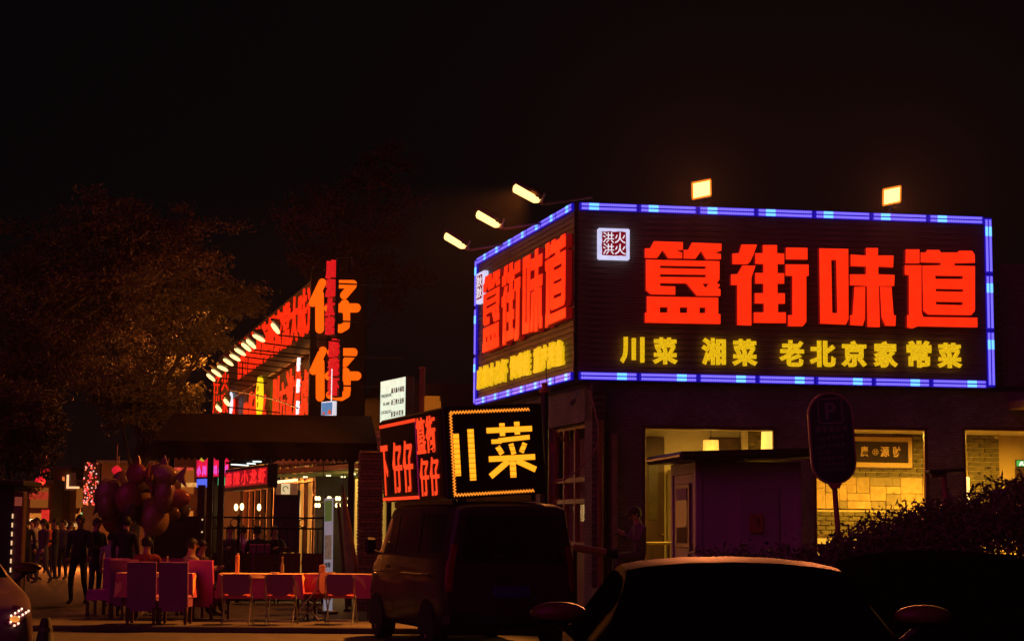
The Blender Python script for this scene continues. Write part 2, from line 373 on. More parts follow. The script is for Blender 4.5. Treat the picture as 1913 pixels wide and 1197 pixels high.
for x in (-.4, .4):
    for y in (-.3, .3): m = MB(); m.box((x, y, .35), (.05, .05, .7)); obj('leg', m, WOOD, dt)
# arc lamp and drum shades
def lampshade(px, py, Y, r, h, es, label, watt):
    P = FR.w(FR.uv(px, py, Y)[0], Y, FR.uv(px, py, Y)[1])
    t = thing('pendant_lamp', label, 'lamp', P, 0, 'pleated drum lamps inside the restaurant')
    m = MB(); n = 44; vs = []
    for z, rr in ((-h / 2, r), (h / 2, r * .92)):
        for k in range(n): q = 2 * math.pi * k / n; s_ = rr * (1 + (.025 if k % 2 else 0)); vs.append((s_ * math.cos(q), s_ * math.sin(q), z))
    m.add(vs, [(k, (k + 1) % n, n + (k + 1) % n, n + k) for k in range(n)])
    obj('lamp_shade', m, mat('shade_%d' % int(es * 10), (.8, .6, .3), .8, emit=(1, .56, .10), es=es, evar=.12), t)
    ztop = 3.68 - P.z
    m = MB(); m.tube([(0, 0, h / 2), (0, 0, ztop)], .008, 6); obj('cord', m, BLACKM, t)
    m = MB(); m.tube([(0, 0, ztop - .03), (0, 0, ztop)], .06, 12); obj('ceiling_rose', m, BLACKM, t)
    ld = bpy.data.lights.new('lamp_light', 'POINT'); ld.energy = watt; ld.color = (1, .56, .10); ld.shadow_soft_size = .1
    lo = bpy.data.objects.new('lamp_light', ld); col.objects.link(lo); lo.parent = t; lo.location = (0, 0, -h / 2 - .05); return t
lampshade(1328, 838, 2.6, .16, .34, .75, 'dim ribbed drum lamp hanging behind the booth roof', 20)
lampshade(1438, 825, 1.2, .165, .38, 1.6, 'bright yellow drum lamp at the right of the first window', 30)
tl = thing('floor_lamp', 'tall narrow glowing lamp at the left edge of the right window', 'lamp', FR.w(FR.uv(1803, 880, 1.1)[0], 1.1, .66), FR.rz)
m = MB(); m.box((0, 0, 1.72), (.12, .12, .62), bev=.01); obj('lamp_shade', m, mat('shade_tall', (.8, .7, .5), .7, emit=(1, .66, .22), es=1.6, evar=.1), tl)
m = MB(); m.tube([(0, 0, .03), (0, 0, 1.4)], .02, 8); m.tube([(0, 0, 0), (0, 0, .03)], .16, 16); obj('stand', m, BLACKM, tl)
# ceiling lamps added out of sight to light the room
for px, Yc, wt in ((1300, 1.5, 75), (1650, 1.15, 115), (1860, 1.15, 620)):
    u = FR.uv(px, 800, Yc)[0]
    t = thing('added_ceiling_lamp', 'added ceiling lamp, unseen, lighting the room behind the %s window' % {1300: 'left', 1650: 'middle', 1860: 'right'}[px], 'lamp', FR.w(u, Yc, 3.68), 0, 'added lamps that light the dining room')
    m = MB(); m.tube([(0, 0, 0), (0, 0, -.05)], .22, 20); obj('base', m, DARKM, t)
    m = MB(); m.sph((0, 0, -.05), (.2, .2, .03), 20, 8); obj('diffuser', m, mat('diffuser', (.8, .7, .4), .5, emit=(1, .58, .1), es=4), t, smooth=True)
    ld = bpy.data.lights.new('room_light', 'AREA'); ld.shape = 'DISK'; ld.size = .4; ld.energy = wt; ld.color = (1, .52, .05)
    lo = bpy.data.objects.new('room_light', ld); col.objects.link(lo); lo.parent = t; lo.location = (0, 0, -.13)
ar = thing('arc_lamp', 'thin curved arc lamp stem beside the dim drum lamp', 'lamp', FR.w(FR.uv(1302, 842, 2.7)[0], 2.7, .66), FR.rz)
m = MB(); m.tube([(0, 0, 0), (0, 0, 1.9), (.03, 0, 2.05), (.1, 0, 2.17), (.2, 0, 2.22), (.3, 0, 2.2)], .012, 6); m.tube([(0, 0, 0), (0, 0, .03)], .15, 16); obj('stem', m, BLACKM, ar)
m = MB(); m.tube([(.3, 0, 2.2), (.32, 0, 2.12)], [.02, .06], 10); obj('lamp_head', m, BLACKM, ar)
# framed calligraphy
fu0, fu1 = BU(1560), BU(1701); fz0, fz1 = BZ(876, 1650), BZ(814, 1650); fy = BY - .16
pf = thing('calligraphy_frame', 'framed dark calligraphy panel with gold border on the grey brick wall', 'picture', FR.w((fu0 + fu1) / 2, fy, fz0), FR.rz)
fw, fh = fu1 - fu0, fz1 - fz0
m = MB(); m.box((0, 0, fh / 2), (fw, .05, fh), bev=.012); obj('frame', m, mat('frame_red', (.06, .012, .008), .4), pf)
m = MB(); m.box((0, -.028, fh / 2), (fw - .07, .012, fh - .07)); obj('gold_border', m, mat('gold_brocade', (.60, .40, .12), .5, var=.5, sc_=60), pf)
m = MB(); m.box((0, -.036, fh / 2), (fw - .24, .012, fh - .26)); obj('dark_panel', m, mat('panel_dark', (.018, .006, .010), .8), pf)
GOLDT = mat('gold_paint', (.75, .5, .2), .5)
for ch, px, wpx in (('廣', 1609, 15), ('源', 1647, 18), ('財', 1669, 16)):
    u = BU(px) - (fu0 + fu1) / 2; char(ch, .02, GOLDT, pf, u - wpx / 186, fh * .36, wpx / 93, .22, -.044, .006)
e_ = MB()
u = BU(1629.5) - (fu0 + fu1) / 2
vs = []
e_.tube([(u + .06 * math.cos(q * .3927), -.046, fh * .5 + .06 * math.sin(q * .3927)) for q in range(17)], .006, 5)
for q in range(4): e_.sph((u + .026 * math.cos(q * 1.57 + .78), -.046, fh * .5 + .026 * math.sin(q * 1.57 + .78)), (.014, .006, .014), 8, 6)
obj('emblem', e_, GOLDT, pf)
# exit sign, wall speaker, wooden screen behind the right window
ex = thing('exit_sign', 'small green lit exit sign on the ochre wall at the right', 'sign', FR.w(BU(1911, 865, BY - .2), BY - .2, BZ(873, 1905)), FR.rz)
m = MB(); m.box((0, 0, .08), (.34, .04, .16), bev=.01); obj('case', m, mat('exit_case', (.05, .06, .05), .4), ex)
m = MB(); m.box((0, -.023, .08), (.30, .006, .12)); obj('panel', m, mat('exit_green', (.05, .3, .1), .4, emit=(.1, .75, .12), es=.55), ex)
m = MB()
m.prism([(-.10, .03), (-.06, .03), (-.04, .07), (-.01, .03), (.03, .03), (-.015, .09), (.0, .12), (-.04, .13), (-.08, .10)], -.032, -.027); m.box((.07, -.0295, .08), (.05, .004, .09)); obj('pictogram', m, WHITEL, ex)
sk = thing('bracket_lamp', 'small angled bracket lamp on the brick corner near the ceiling', 'lamp', FR.w(BU(1850), BY - .34, BZ(822, 1850)), FR.rz)
m = MB(); m.tube([(0, 0, .06), (0, -.1, .1)], [.05, .07], 10); obj('head', m, mat('head_cream', (.6, .5, .3), .5), sk)
m = MB(); m.tube([(0, 0, .08), (.1, .08, .14), (.22, .2, .2)], .012, 6); obj('bracket', m, DARKM, sk)
ws = thing('wooden_screen', 'dark wooden cabinet with two small panes behind the right window', 'cabinet', FR.w(BU(1930), BY - .45, .66), FR.rz)
m = MB(); zt_ = BZ(890, 3000) - .66; m.box((0, 0, zt_ / 2), (1.05, .4, zt_), bev=.015); obj('body', m, WOOD, ws)
for x in (-.42, -.02, .3): m = MB(); m.box((x, -.205, zt_ - .16), (.06, .014, .16)); obj('pane', m, mat('screen_pane', (.6, .5, .3), .4), ws)

# side wall along the street with a glazed timber entrance
sw = MB()
def UL(px, py=900, y=WY): return FL.uv(px, py, y)[0]
d0, d1 = UL(1024), UL(1106)
for a, b in ((-.5, d0), (d1, WL - .36)): sw.box(((a + b) / 2, WY + .12, 2.15), (b - a, .24, 4.3))
zd = FL.uv(1065, 792, WY)[1]
sw.box(((d0 + d1) / 2, WY + .123, (zd + 4.3) / 2), (d1 - d0, .246, 4.3 - zd))
lw = obj('side_wall', sw, WALL, bld); 
def relL(o):                                     # hang something built in the side frame under the building
    o.parent = bld; M_ = Matrix.Translation(FR.o) @ Matrix.Rotation(FR.rz, 4, 'Z'); o.matrix_local = M_.inverted() @ (Matrix.Translation(FL.o) @ Matrix.Rotation(FL.rz, 4, 'Z')); return o
relL(lw)
OAK = mat('oak_door', (.26, .12, .05), .5, var=.35, sc_=3, stretch=(4, 4, .6))
dm = MB(); W_ = d1 - d0
for k in range(5): dm.box((d0 + W_ * k / 4, WY + .15, zd / 2), (.09, .1, zd), bev=.01)
for z in (.1, 1.35, 2.15, 2.55, zd - .05): dm.box(((d0 + d1) / 2, WY + .15, z), (W_, .085, .1), bev=.01)
de = relL(obj('entrance_frame', dm, OAK, bld))
for k in range(4):
    m = MB(); m.box((d0 + W_ * (k + .5) / 4, WY + .16, .72), (W_ / 4 - .1, .05, 1.15), bev=.01); obj('door_panel', m, OAK, de)
    m = MB(); m.box((d0 + W_ * (k + .5) / 4, WY + .16, 2.4), (W_ / 4 - .1, .012, zd - 1.5)); obj('door_pane', m, mat('window_glass', (.9, .9, .9)), de)
m = MB(); m.box(((d0 + d1) / 2 - .3, WY + .45, 1.7), (W_ + .5, .1, 3.3)); relL(obj('lobby_wall', m, mat('lobby_plaster', (.30, .2, .12), .8), bld))

# ================================================================== the big sign
sg = thing('corner_sign', 'huge dark plank sign with red characters inside a blue light border', 'sign', (1.155, 33.0, ZB), 0)
Ms = Matrix.Translation((1.155, 33.0, ZB))
def relF(o, fr): o.parent = sg; o.matrix_local = Ms.inverted() @ (Matrix.Translation(fr.o) @ Matrix.Rotation(fr.rz, 4, 'Z')); return o
C0 = Vector((1.155, 33, 0)); pR = FR.w(WR, 0, 0); pL = FL.w(0, 0, 0)
ci = C0 + (FR.y + FL.y * .9) * .42
poly = [(p - C0).xy[:] for p in (C0 + (FR.y + FL.y) * .03, FR.w(WR, .03, 0), FR.w(WR, .45, 0), ci, FL.w(0, .45, 0), FL.w(0, .03, 0))]
m = MB(); m.prism(poly, 0, ZT - ZB, 'z'); obj('backing_box', m, DARKM, sg)
hold = {}
for nm, fr, w_ in (('front_face', FR, WR), ('side_face', FL, WL)):
    m = MB(); m.box((w_ / 2, .020, (ZB + ZT) / 2), (w_ - .10, .012, ZT - ZB - .02)); f = relF(obj(nm, m, DARKM), fr); hold[fr] = f
    n = 30; ph = (ZT - ZB - .08) / n
    pb = MB(); pb.box((0, 0, 0), (w_ - .12, .022, ph - .010), bev=.005); pme = pb.mesh('plank', PLANK)
    for k in range(n): put('plank', pme, f, (w_ / 2, rnd.uniform(-.004, .004), ZB + .04 + ph * (k + .5)))
# blue light modules
def module(par, u0, z0, u1, z1, flip=False, first=False):
    L = math.hypot(u1 - u0, z1 - z0); ang = math.atan2(z1 - z0, u1 - u0)
    k = 'mod%.3f' % L
    if k not in _g:
        h = MB(); h.box((0, 0, 0), (L - .02, .05, .145), bev=.01)
        t = MB(); t.box((0, 0, 0), (L - .09, .02, .045), bev=.006); c = MB(); c.box((0, 0, 0), (L * .17, .024, .050), bev=.006)
        _g[k] = (h.mesh('light_module', BLUEH), t.mesh('light_strip', BLUET), c.mesh('cyan_lamp', CYANT))
    h, t, c = _g[k]
    o = put('light_module', h, par, ((u0 + u1) / 2, -.045, (z0 + z1) / 2), (0, -ang, 0))
    for z in (-.036, .036):
        put('light_strip', t, o, (0, -.027, z)); put('cyan_lamp', c, o, ((L * .22 if flip else -L * .25), -.0285, z))
def run(par, a, b, cuts, flip=False):
    for t0, t1 in zip(cuts[:-1], cuts[1:]):
        module(par, a[0] + (b[0] - a[0]) * t0, a[1] + (b[1] - a[1]) * t0, a[0] + (b[0] - a[0]) * t1, a[1] + (b[1] - a[1]) * t1, flip)
e7 = [k / 7 for k in range(8)]; e3 = [0, .335, .667, 1]
f = hold[FR]
run(f, (.05, ZT - .08), (WR - .16, ZT - .08), e7); run(f, (.05, ZB + .08), (WR - .16, ZB + .08), e7, True); run(f, (WR - .08, ZT - .02), (WR - .08, ZB + .02), e3, False)
f = hold[FL]
run(f, (.16, ZT - .08), (WL - .02, ZT - .08), e7, True); run(f, (.16, ZB + .08), (WL - .02, ZB + .08), e7, True); run(f, (.08, ZT - .02), (.08, ZB + .02), e3)
# the four great red characters, drawn stroke by stroke
def A(l, ox=1180, oy=430, s=5.6265): return [(ox + x / s, oy + y / s) for x, y in l]
def B(l): return A(l, 1500, 430, 3.861)
GUI = [[A([(140,190),(195,190),(235,115),(540,125),(540,205),(475,215),(532,235),(532,295),(385,295),(325,210),(270,292),(140,290)])],
 [A([(548,205),(595,205),(635,130),(945,140),(945,215),(880,235),(940,250),(940,305),(780,305),(730,220),(670,300),(548,297)])],
 [A([(150,308),(925,325),(925,515),(895,560),(925,565),(925,590),(905,605),(935,620),(935,690),(685,688),(575,558),(300,555),(300,585),(460,590),(460,678),(200,672),(150,630)]),
  A([(300,372),(778,380),(778,407),(300,397)]), A([(300,462),(780,468),(780,494),(300,489)]), A([(745,562),(810,562),(778,605)])],
 [A([(160,694),(912,708),(912,880),(935,880),(935,985),(140,970),(140,865),(160,865)]), A([(298,808),(378,808),(378,865),(298,865)]), A([(508,810),(585,810),(585,868),(508,868)]), A([(715,812),(775,812),(775,870),(715,870)])]]
JIE = [[A([(1060,245),(1130,240),(1155,150),(1320,150),(1285,250),(1245,335),(1215,358),(1060,355)])],
 [A([(1045,465),(1115,460),(1165,370),(1305,372),(1280,440),(1260,500),(1260,1000),(1110,995),(1110,575),(1045,575)])],
 [A([(1380,155),(1530,155),(1530,240),(1605,245),(1605,355),(1535,355),(1535,450),(1605,452),(1605,562),(1535,562),(1535,660),(1612,662),(1612,772),(1540,772),(1540,862),(1622,862),(1622,975),(1285,972),(1285,862),(1390,862),(1390,770),(1295,768),(1295,660),(1385,660),(1385,562),(1300,560),(1300,448),(1385,448),(1385,355),(1300,353),(1300,240),(1380,240)])],
 [A([(1622,182),(1850,185),(1850,308),(1622,305)])],
 [A([(1618,358),(1862,360),(1862,480),(1838,482),(1838,960),(1800,1008),(1645,1008),(1645,890),(1690,890),(1690,480),(1618,478)])]]
WEI = [[B([(118,130),(328,135),(330,640),(310,680),(125,672)]), B([(205,215),(240,215),(248,598),(212,596)])],
 [B([(455,128),(542,128),(542,182),(655,182),(652,268),(545,262),(545,318),(662,322),(660,402),(548,402),(556,698),(466,696),(462,402),(340,396),(340,318),(455,318),(455,262),(345,258),(345,175),(455,182)])],
 [B([(372,408),(450,408),(448,640),(432,688),(342,682),(342,612),(358,610)])], [B([(556,408),(640,408),(655,610),(672,615),(668,690),(595,688),(568,630)])]]
DAO = [[B([(742,138),(842,138),(842,238),(740,238)])],
 [B([(735,252),(856,252),(856,590),(870,625),(1260,630),(1260,700),(850,692),(835,690),(790,708),(752,700),(752,612),(765,610),(765,325),(735,320)])],
 [B([(850,160),(890,160),(895,142),(985,142),(995,160),(1120,160),(1125,148),(1220,148),(1240,175),(1242,235),(1095,238),(1095,255),(1242,258),(1242,580),(1215,612),(905,608),(868,580),(862,255),(995,252),(995,235),(850,232)]),
  B([(955,328),(1155,330),(1152,352),(958,350)]), B([(958,422),(1158,426),(1155,444),(960,440)]), B([(958,515),(1155,518),(1150,540),(962,535)])]]
allp = [[FR.uv(x, y, -.16) for x, y in p] for ch in (GUI, JIE, WEI, DAO) for st in ch for p in st]
gu0, gu1 = min(p[0] for q in allp for p in q), max(p[0] for q in allp for p in q); gz0, gz1 = min(p[1] for q in allp for p in q), max(p[1] for q in allp for p in q)
lu0, lu1 = FL.uv(906, 570, -.12)[0], FL.uv(1061, 530, -.12)[0]
lz1, lz0 = FL.uv(985, 475, -.12)[1], FL.uv(985, 630, -.12)[1]
SIDEL = mat('red_letter_side', (.30, .01, .01), .35, emit=(.35, .004, .004), es=.35)
def strokes(ch, name):
    for fr, y, fn in ((FR, -.10, lambda p: p), (FL, -.10, lambda p: (lu0 + (p[0] - gu0) / (gu1 - gu0) * (lu1 - lu0), lz0 + (p[1] - gz0) / (gz1 - gz0) * (lz1 - lz0)))):
        root = None
        for st in ch:
            me = shape([[fn(FR.uv(x, yy, -.16)) for x, yy in p] for p in st], .055, .014)
            me.materials.clear(); me.materials.append(REDL); me.materials.append(SIDEL)
            for p_ in me.polygons: p_.material_index = 0 if p_.normal.y < -.3 else 1
            if root is None: root = put(name, me, hold[fr], (0, y, 0)); root['label'] = 'glowing red character'
            else: put('stroke', me, root)
for ch, nm in ((GUI, 'red_character'), (JIE, 'red_character'), (WEI, 'red_character'), (DAO, 'red_character')): strokes(ch, nm)
# yellow line below
def yrow(fr, items, y=-.06):
    for ch, x0, x1, y0, y1 in items:
        u0, z1 = fr.uv(x0, y0, y); u1, z0 = fr.uv(x1, y1, y)
        char(ch, 'fat', YELL, hold[fr], u0, z0, u1 - u0, z1 - z0, y, .055, 'yellow_character')
yrow(FR, [('川', 1158, 1203, 629, 679), ('菜', 1219, 1265, 630, 681), ('湘', 1310, 1355, 631, 682), ('菜', 1367, 1414, 633, 684), ('老', 1455, 1501, 635, 685), ('北', 1512, 1560, 636, 686), ('京', 1571, 1618, 636, 686), ('家', 1631, 1676, 637, 687), ('常', 1693, 1739, 636, 687), ('菜', 1750, 1796, 640, 688)])
# side line: three groups
ya = [('麻', 0), ('辣', 1), ('小', 2), ('龙', 3), ('虾', 4), ('馋', 5.5), ('嘴', 6.5), ('蛙', 7.5), ('重', 9), ('庆', 10), ('烤', 11), ('鱼', 12)]
su0 = FL.uv(894, 700, -.06)[0]; su1 = FL.uv(1056, 655, -.06)[0]; sz1 = FL.uv(1054, 632, -.06)[1]; sz0 = FL.uv(1054, 681, -.06)[1]
cw = (su1 - su0) / 13.0
for ch, k in ya: char(ch, 'fat', YELL, hold[FL], su0 + k * cw, sz0, cw * .94, sz1 - sz0, -.05, .06, 'yellow_character')
# white seal boxes
def seal(fr, x0, y0, x1, y1):
    u0, z1 = fr.uv(x0, y0, -.1); u1, z0 = fr.uv(x1, y1, -.1)
    m = MB(); m.box(((u0 + u1) / 2, -.07, (z0 + z1) / 2), (u1 - u0, .12, z1 - z0), bev=.02); b = obj('seal_box', m, mat('seal_white', (.8, .8, .8), .4, emit=(.62, .66, .95), es=.95, evar=.12), hold[fr])
    iu0, iu1, iz0, iz1 = u0 + (u1 - u0) * .12, u1 - (u1 - u0) * .12, z0 + (z1 - z0) * .12, z1 - (z1 - z0) * .11
    m = MB(); n = 12; pts = []
    for k in range(n): pts.append((iu0 + (iu1 - iu0) * k / n, iz0 + rnd.uniform(-.008, .008)))
    for k in range(n): pts.append((iu1 + rnd.uniform(-.008, .008), iz0 + (iz1 - iz0) * k / n))
    for k in range(n): pts.append((iu1 - (iu1 - iu0) * k / n, iz1 + rnd.uniform(-.008, .008)))
    for k in range(n): pts.append((iu0 + rnd.uniform(-.008, .008), iz1 - (iz1 - iz0) * k / n))
    m.prism(pts, -.139, -.131); obj('seal_face', m, mat('seal_red', (.3, .02, .03), .5, emit=(.20, .002, .012), es=.8), b)
    cw_, ch_ = (iu1 - iu0) * .46, (iz1 - iz0) * .44
    for cx in (0, 1):
        for cz in (0, 1):
            char('洪' if cx == 0 else '火', .004, WHITEL, b, iu0 + (iu1 - iu0) * (.03 + .49 * cx), iz0 + (iz1 - iz0) * (.05 + .47 * cz), cw_, ch_, -.14, .006)
seal(FR, 1117, 426, 1176, 486); 
u_, z_ = FL.uv(893, 512, -.1); seal(FL, 892, 512, 905, 562)

# ================================================================== floodlights on the sign
def spot(par, loc, target, watt, colr, size=R(110), blend=.5, soft=.12):
    ld = bpy.data.lights.new('lamp_light', 'SPOT'); ld.energy = watt; ld.color = colr; ld.spot_size = size; ld.spot_blend = blend; ld.shadow_soft_size = soft; ld.specular_factor = .2
    lo = bpy.data.objects.new('lamp_light', ld); col.objects.link(lo); lo.location = loc
    lo.rotation_euler = (Vector(target) - Vector(loc)).to_track_quat('-Z', 'Y').to_euler()
    if par: lo.parent = par; lo.matrix_parent_inverse = par.matrix_basis.inverted()
    return lo
SOD = (1.0, .30, .04)
def floodlight(px, py, label):
    u, z = FR.uv(px, py, -.25); base = FR.w(u + .02, -.02, ZT); c = FR.w(u, -.25, z)
    t = thing('floodlight', label, 'floodlight', base, FR.rz, 'square floodlights along the top of the sign')
    cz = z - ZT; Mr = Euler((R(-62), R(-14), R(8))).to_matrix()
    m = MB(); m.box((-.02, -.23, cz), (.38, .32, .10), M=Mr, bev=.02); obj('case', m, BLACKM, t)
    m = MB(); m.box(Vector((-.02, -.23, cz)) + Mr @ Vector((0, 0, -.052)), (.34, .28, .012), M=Mr, bev=.004)
    obj('lamp_glass', m, LAMPF, t)
    m = MB()
    for dx, dy, wx_, wy_ in ((0, .157, .38, .03), (0, -.157, .38, .03), (.185, 0, .03, .29), (-.185, 0, .03, .29)): m.box(Vector((-.02, -.23, cz)) + Mr @ Vector((dx, dy, -.056)), (wx_, wy_, .02), M=Mr)
    obj('painted_glow_rim', m, mat('flood_rim_glow', (.3, .12, .03), .5, emit=(1, .24, .02), es=1.0), t)  # emissive rim paints the orange glow round the lamp edge
    m = MB(); m.tube([(-.2, -.2, cz - .02), (-.2, -.16, cz - .14), (.17, -.16, cz - .16), (.17, -.2, cz - .02)], .014, 6); m.tube([(0, -.16, cz - .15), (.06, -.03, .05), (.06, .1, 0)], .018, 6); obj('bracket', m, DARKM, t)
    spot(t, c + Vector((-.05, -.22, -.18)), c + Vector((-.7, -5, -1.0)), 4200, (1.0, .24, .07), R(42), .9)
    return t
floodlight(1308, 352, 'blazing square floodlight above the left characters of the sign')
floodlight(1663, 364, 'blazing square floodlight above the right characters of the sign')
def armlamp(px, py, px2, py2, label):
    """lamp head from (px,py) outer tip to (px2,py2) inner end, on an arm from the sign top"""
    y = -1.0
    u2, z2 = FL.uv(px2, py2, -.85); u1, z1 = FL.uv(px, py, -1.15)
    base = FL.w(u2, 0, ZT)
    t = thing('arm_floodlight', label, 'floodlight', base, FL.rz, 'tubular floodlights on arms over the side of the sign')
    a = Vector((0, -.85, z2 - ZT)); b = Vector((u1 - u2, -1.25, z1 - ZT))
    b = a + (b - a).normalized() * .62
    m = MB(); m.tube([(0, .1, -.02), (0, -.78, z2 - ZT - .05), a], .022, 7); obj('arm', m, mat('arm_grey', (.3, .28, .3), .5, .5), t)
    m = MB(); m.tube([a + Vector((0, 0, .07)), a + (b - a) * .12 + Vector((0, 0, .075)), b + Vector((0, 0, .075))], [.04, .09, .08], 10); obj('hood', m, DARKM, t, smooth=True)
    m = MB(); m.tube([a + (b - a) * .10, a + (b - a) * .22, a + (b - a) * .95, b], [.06, .10, .10, .06], 10); obj('lamp_tube', m, LAMPW, t, smooth=True)
    m = MB(); m.sph(a + Vector((0, .0, -.02)), .05, 8, 6); m.tube([a, a + Vector((.03, .05, .14))], .02, 6); obj('knuckle', m, mat('arm_grey', (.3, .3, .3)), t)
    W = FL.w(u2, 0, ZT)
    return t, a, b
for px, py, qx, qy, lb, wt in ((972, 350, 1012, 376, 'arm floodlight nearest the sign corner', 9000), (899, 397, 937, 422, 'middle one of the three arm floodlights', 1500), (838, 437, 873, 462, 'lowest arm floodlight at the far end of the sign', 350)):
    t, a, b = armlamp(px, py, qx, qy, lb)
    Wp = FL.w(FL.uv(qx, qy, -.85)[0], -1.15, ZT + .1)
    spot(t, Wp + Vector((0, 0, -.05)), Wp + Vector((-5, -6.8, -7) if wt > 2000 else (-7, -2, -6.2)), wt, (1, .27, .03), R(66), .5)
    spot(t, Wp + Vector((.1, 0, -.12)), FL.w(WL * .8, 0, 6), 5, (1, .27, .03), R(120), .6)
# small spotlight under the corner, and hanging cables
t = thing('corner_spotlight', 'tiny spotlight hanging under the corner of the sign', 'spotlight', at(1068, 757, 32.6))
m = MB(); m.tube([(0, 0, .0), (.05, 0, .1)], [.055, .04], 10); obj('head', m, DARKM, t); m = MB(); m.tube([(.05, 0, .1), (.12, .2, .28)], .012, 5); obj('stem', m, DARKM, t)
m = MB(); m.tube([at(1101, 728, 32.7), at(1110, 760, 32.6), at(1119, 800, 32.5), at(1117, 830, 32.5), at(1106, 850, 32.5), at(1080, 878, 32.5), at(1055, 895, 32.4), at(1030, 900, 32.4)], .018, 6)
o = obj('hanging_cable', m, mat('cable_brown', (.25, .12, .06), .5)); tag(o, 'loose cable looping down from the sign past the timber entrance', 'cable')
m = MB(); m.tube([at(1028, 798, 32.2), at(1045, 812, 32.2), at(1062, 832, 32.3)], .02, 6)
o = obj('bent_pipe', m, mat('cable_brown', (.25, .12, .06))); tag(o, 'short bent pipe on the wall left of the timber entrance', 'pipe')
# post with an orange cap
pt = at(1016, 986, 29.0); pt.z = .1
t = thing('service_post', 'dark round post with orange cap rising behind the van sign', 'post', pt)
m = MB(); ztp = at(1013, 722, 29).z - .1; m.tube([(0, 0, 0), (0, 0, ztp - .1)], .07, 12); obj('shaft', m, DARKM, t, smooth=True)
m = MB(); m.tube([(0, 0, ztp - .1), (0, 0, ztp - .04)], .085, 12); m.tube([(0, 0, ztp - .04), (0, 0, ztp + .06)], .05, 12); obj('cap', m, mat('orange_cap', (.5, .2, .06), .6), t, smooth=True)
m = MB(); m.tube([(.03, 0, ztp + .06), (.02, 0, ztp + .42)], .008, 5); obj('aerial', m, DARKM, t)
m = MB(); m.tube([(.08, -.05, 0), (.085, -.05, 1.9), (.09, -.04, 2.75)], .022, 6); obj('conduit', m, mat('conduit_orange', (.35, .16, .07), .5), t)
for k, (py, s_) in enumerate(((825, .10), (917, .12))):
    z = at(1031, py, 29).z - .1; m = MB(); m.prism([(.1, z), (.16, z - .1), (.12, z - .2), (.09, z - .05)], -.03, -.02); obj('red_ribbon', m, mat('red_ribbon', (.5, .02, .06), .7), t)

# ================================================================== booth
bo = Frame((gx(1302, 27.2), 27.2), R(8.65))
t = thing('guard_booth', 'small plum coloured guard booth with overhanging flat black roof', 'booth', bo.o, bo.rz)
BWc = mat('booth_paint', (.50, .34, .40), .55, var=.08, sc_=2)
bw_ = bo.uv(1494, 930)[0]; bd = 1.55; bz = bo.uv(1400, 862)[1]
m = MB(); m.box((bw_ / 2, bd / 2, bz / 2), (bw_, bd, bz), bev=.02); obj('wall', m, BWc, t)
m = MB()
for x in (.03, bw_ - .03): m.box((x, -.012, bz / 2), (.1, .024, bz), bev=.006)
m.box((bw_ / 2, -.012, bz - .06), (bw_ - .16, .022, .12), bev=.006); m.box((bw_ / 2, -.012, .5), (bw_ - .16, .022, .06), bev=.006)
m.box((-.012, .06, bz / 2), (.024, .12, bz - .02), bev=.006); m.box((-.012, bd - .06, bz / 2), (.024, .12, bz - .02), bev=.006); m.box((-.014, bd / 2, bz - .1), (.022, bd - .24, .16), bev=.006); m.box((-.014, bd / 2, .95), (.022, bd - .24, .1), bev=.006)
obj('corner_trim', m, BWc, t)
m = MB(); Mt = Euler((0, R(-2.2), 0)).to_matrix(); m.box((bw_ / 2 - .02, bd / 2 - .1, bz + .1), (bw_ + .7, bd + .75, .13), M=Mt, bev=.05); obj('roof', m, mat('booth_roof', (.03, .025, .03), .35), t)
# side window
m = MB(); zw0, zw1 = 1.35, bz - .32
m.box((-.02, bd * .5, (zw0 + zw1) / 2), (.03, bd * .56, zw1 - zw0), bev=.006); wo = obj('window', m, mat('booth_window_frame', (.2, .06, .11), .5), t)
m = MB(); m.box((-.038, bd * .5, (zw0 + zw1) / 2), (.008, bd * .42, zw1 - zw0 - .14)); obj('pane', m, mat('booth_glass', (.12, .02, .04), .4, spec=.1), wo)
m = MB(); m.box((-.046, bd * .5, zw1 - .16), (.008, bd * .40, .18)); obj('notice', m, mat('paper', (.5, .4, .4), .8), wo)
m = MB(); m.box((-.046, bd * .5, zw0 + .19), (.008, bd * .36, .24)); obj('notice', m, mat('paper_ochre', (.14, .09, .03), .8), wo)
# front door, letterbox notice
m = MB(); m.box((bw_ * .6, -.016, 1.2), (.62, .03, 2.1), bev=.006); dr = obj('door', m, mat('booth_paint_dark', (.42, .27, .33), .55, var=.08), t)
m = MB(); m.sph((bw_ * .6 - .25, -.05, 1.42), .025, 8, 6); m.sph((bw_ * .6 - .21, -.045, 1.42), .015, 8, 6); obj('handle', m, mat('chrome', (.7, .7, .7), .2, 1), dr, smooth=True)
u0, z1 = bo.uv(1399, 960); u1, z0 = bo.uv(1424, 995)
m = MB(); m.box(((u0 + u1) / 2, -.045, (z0 + z1) / 2), (u1 - u0, .03, z1 - z0), bev=.004); nb = obj('notice_board', m, mat('notice_orange', (.42, .17, .06), .7, var=.2, sc_=20), dr)
for k, zz in enumerate((.68, .5, .3)): char('川' if k % 2 else '小', .02 if False else 'fat', mat('ink', (.08, .03, .02), .8), nb, u0 + (u1 - u0) * .5, z0 + (z1 - z0) * zz, .05, .05, -.06, .004)

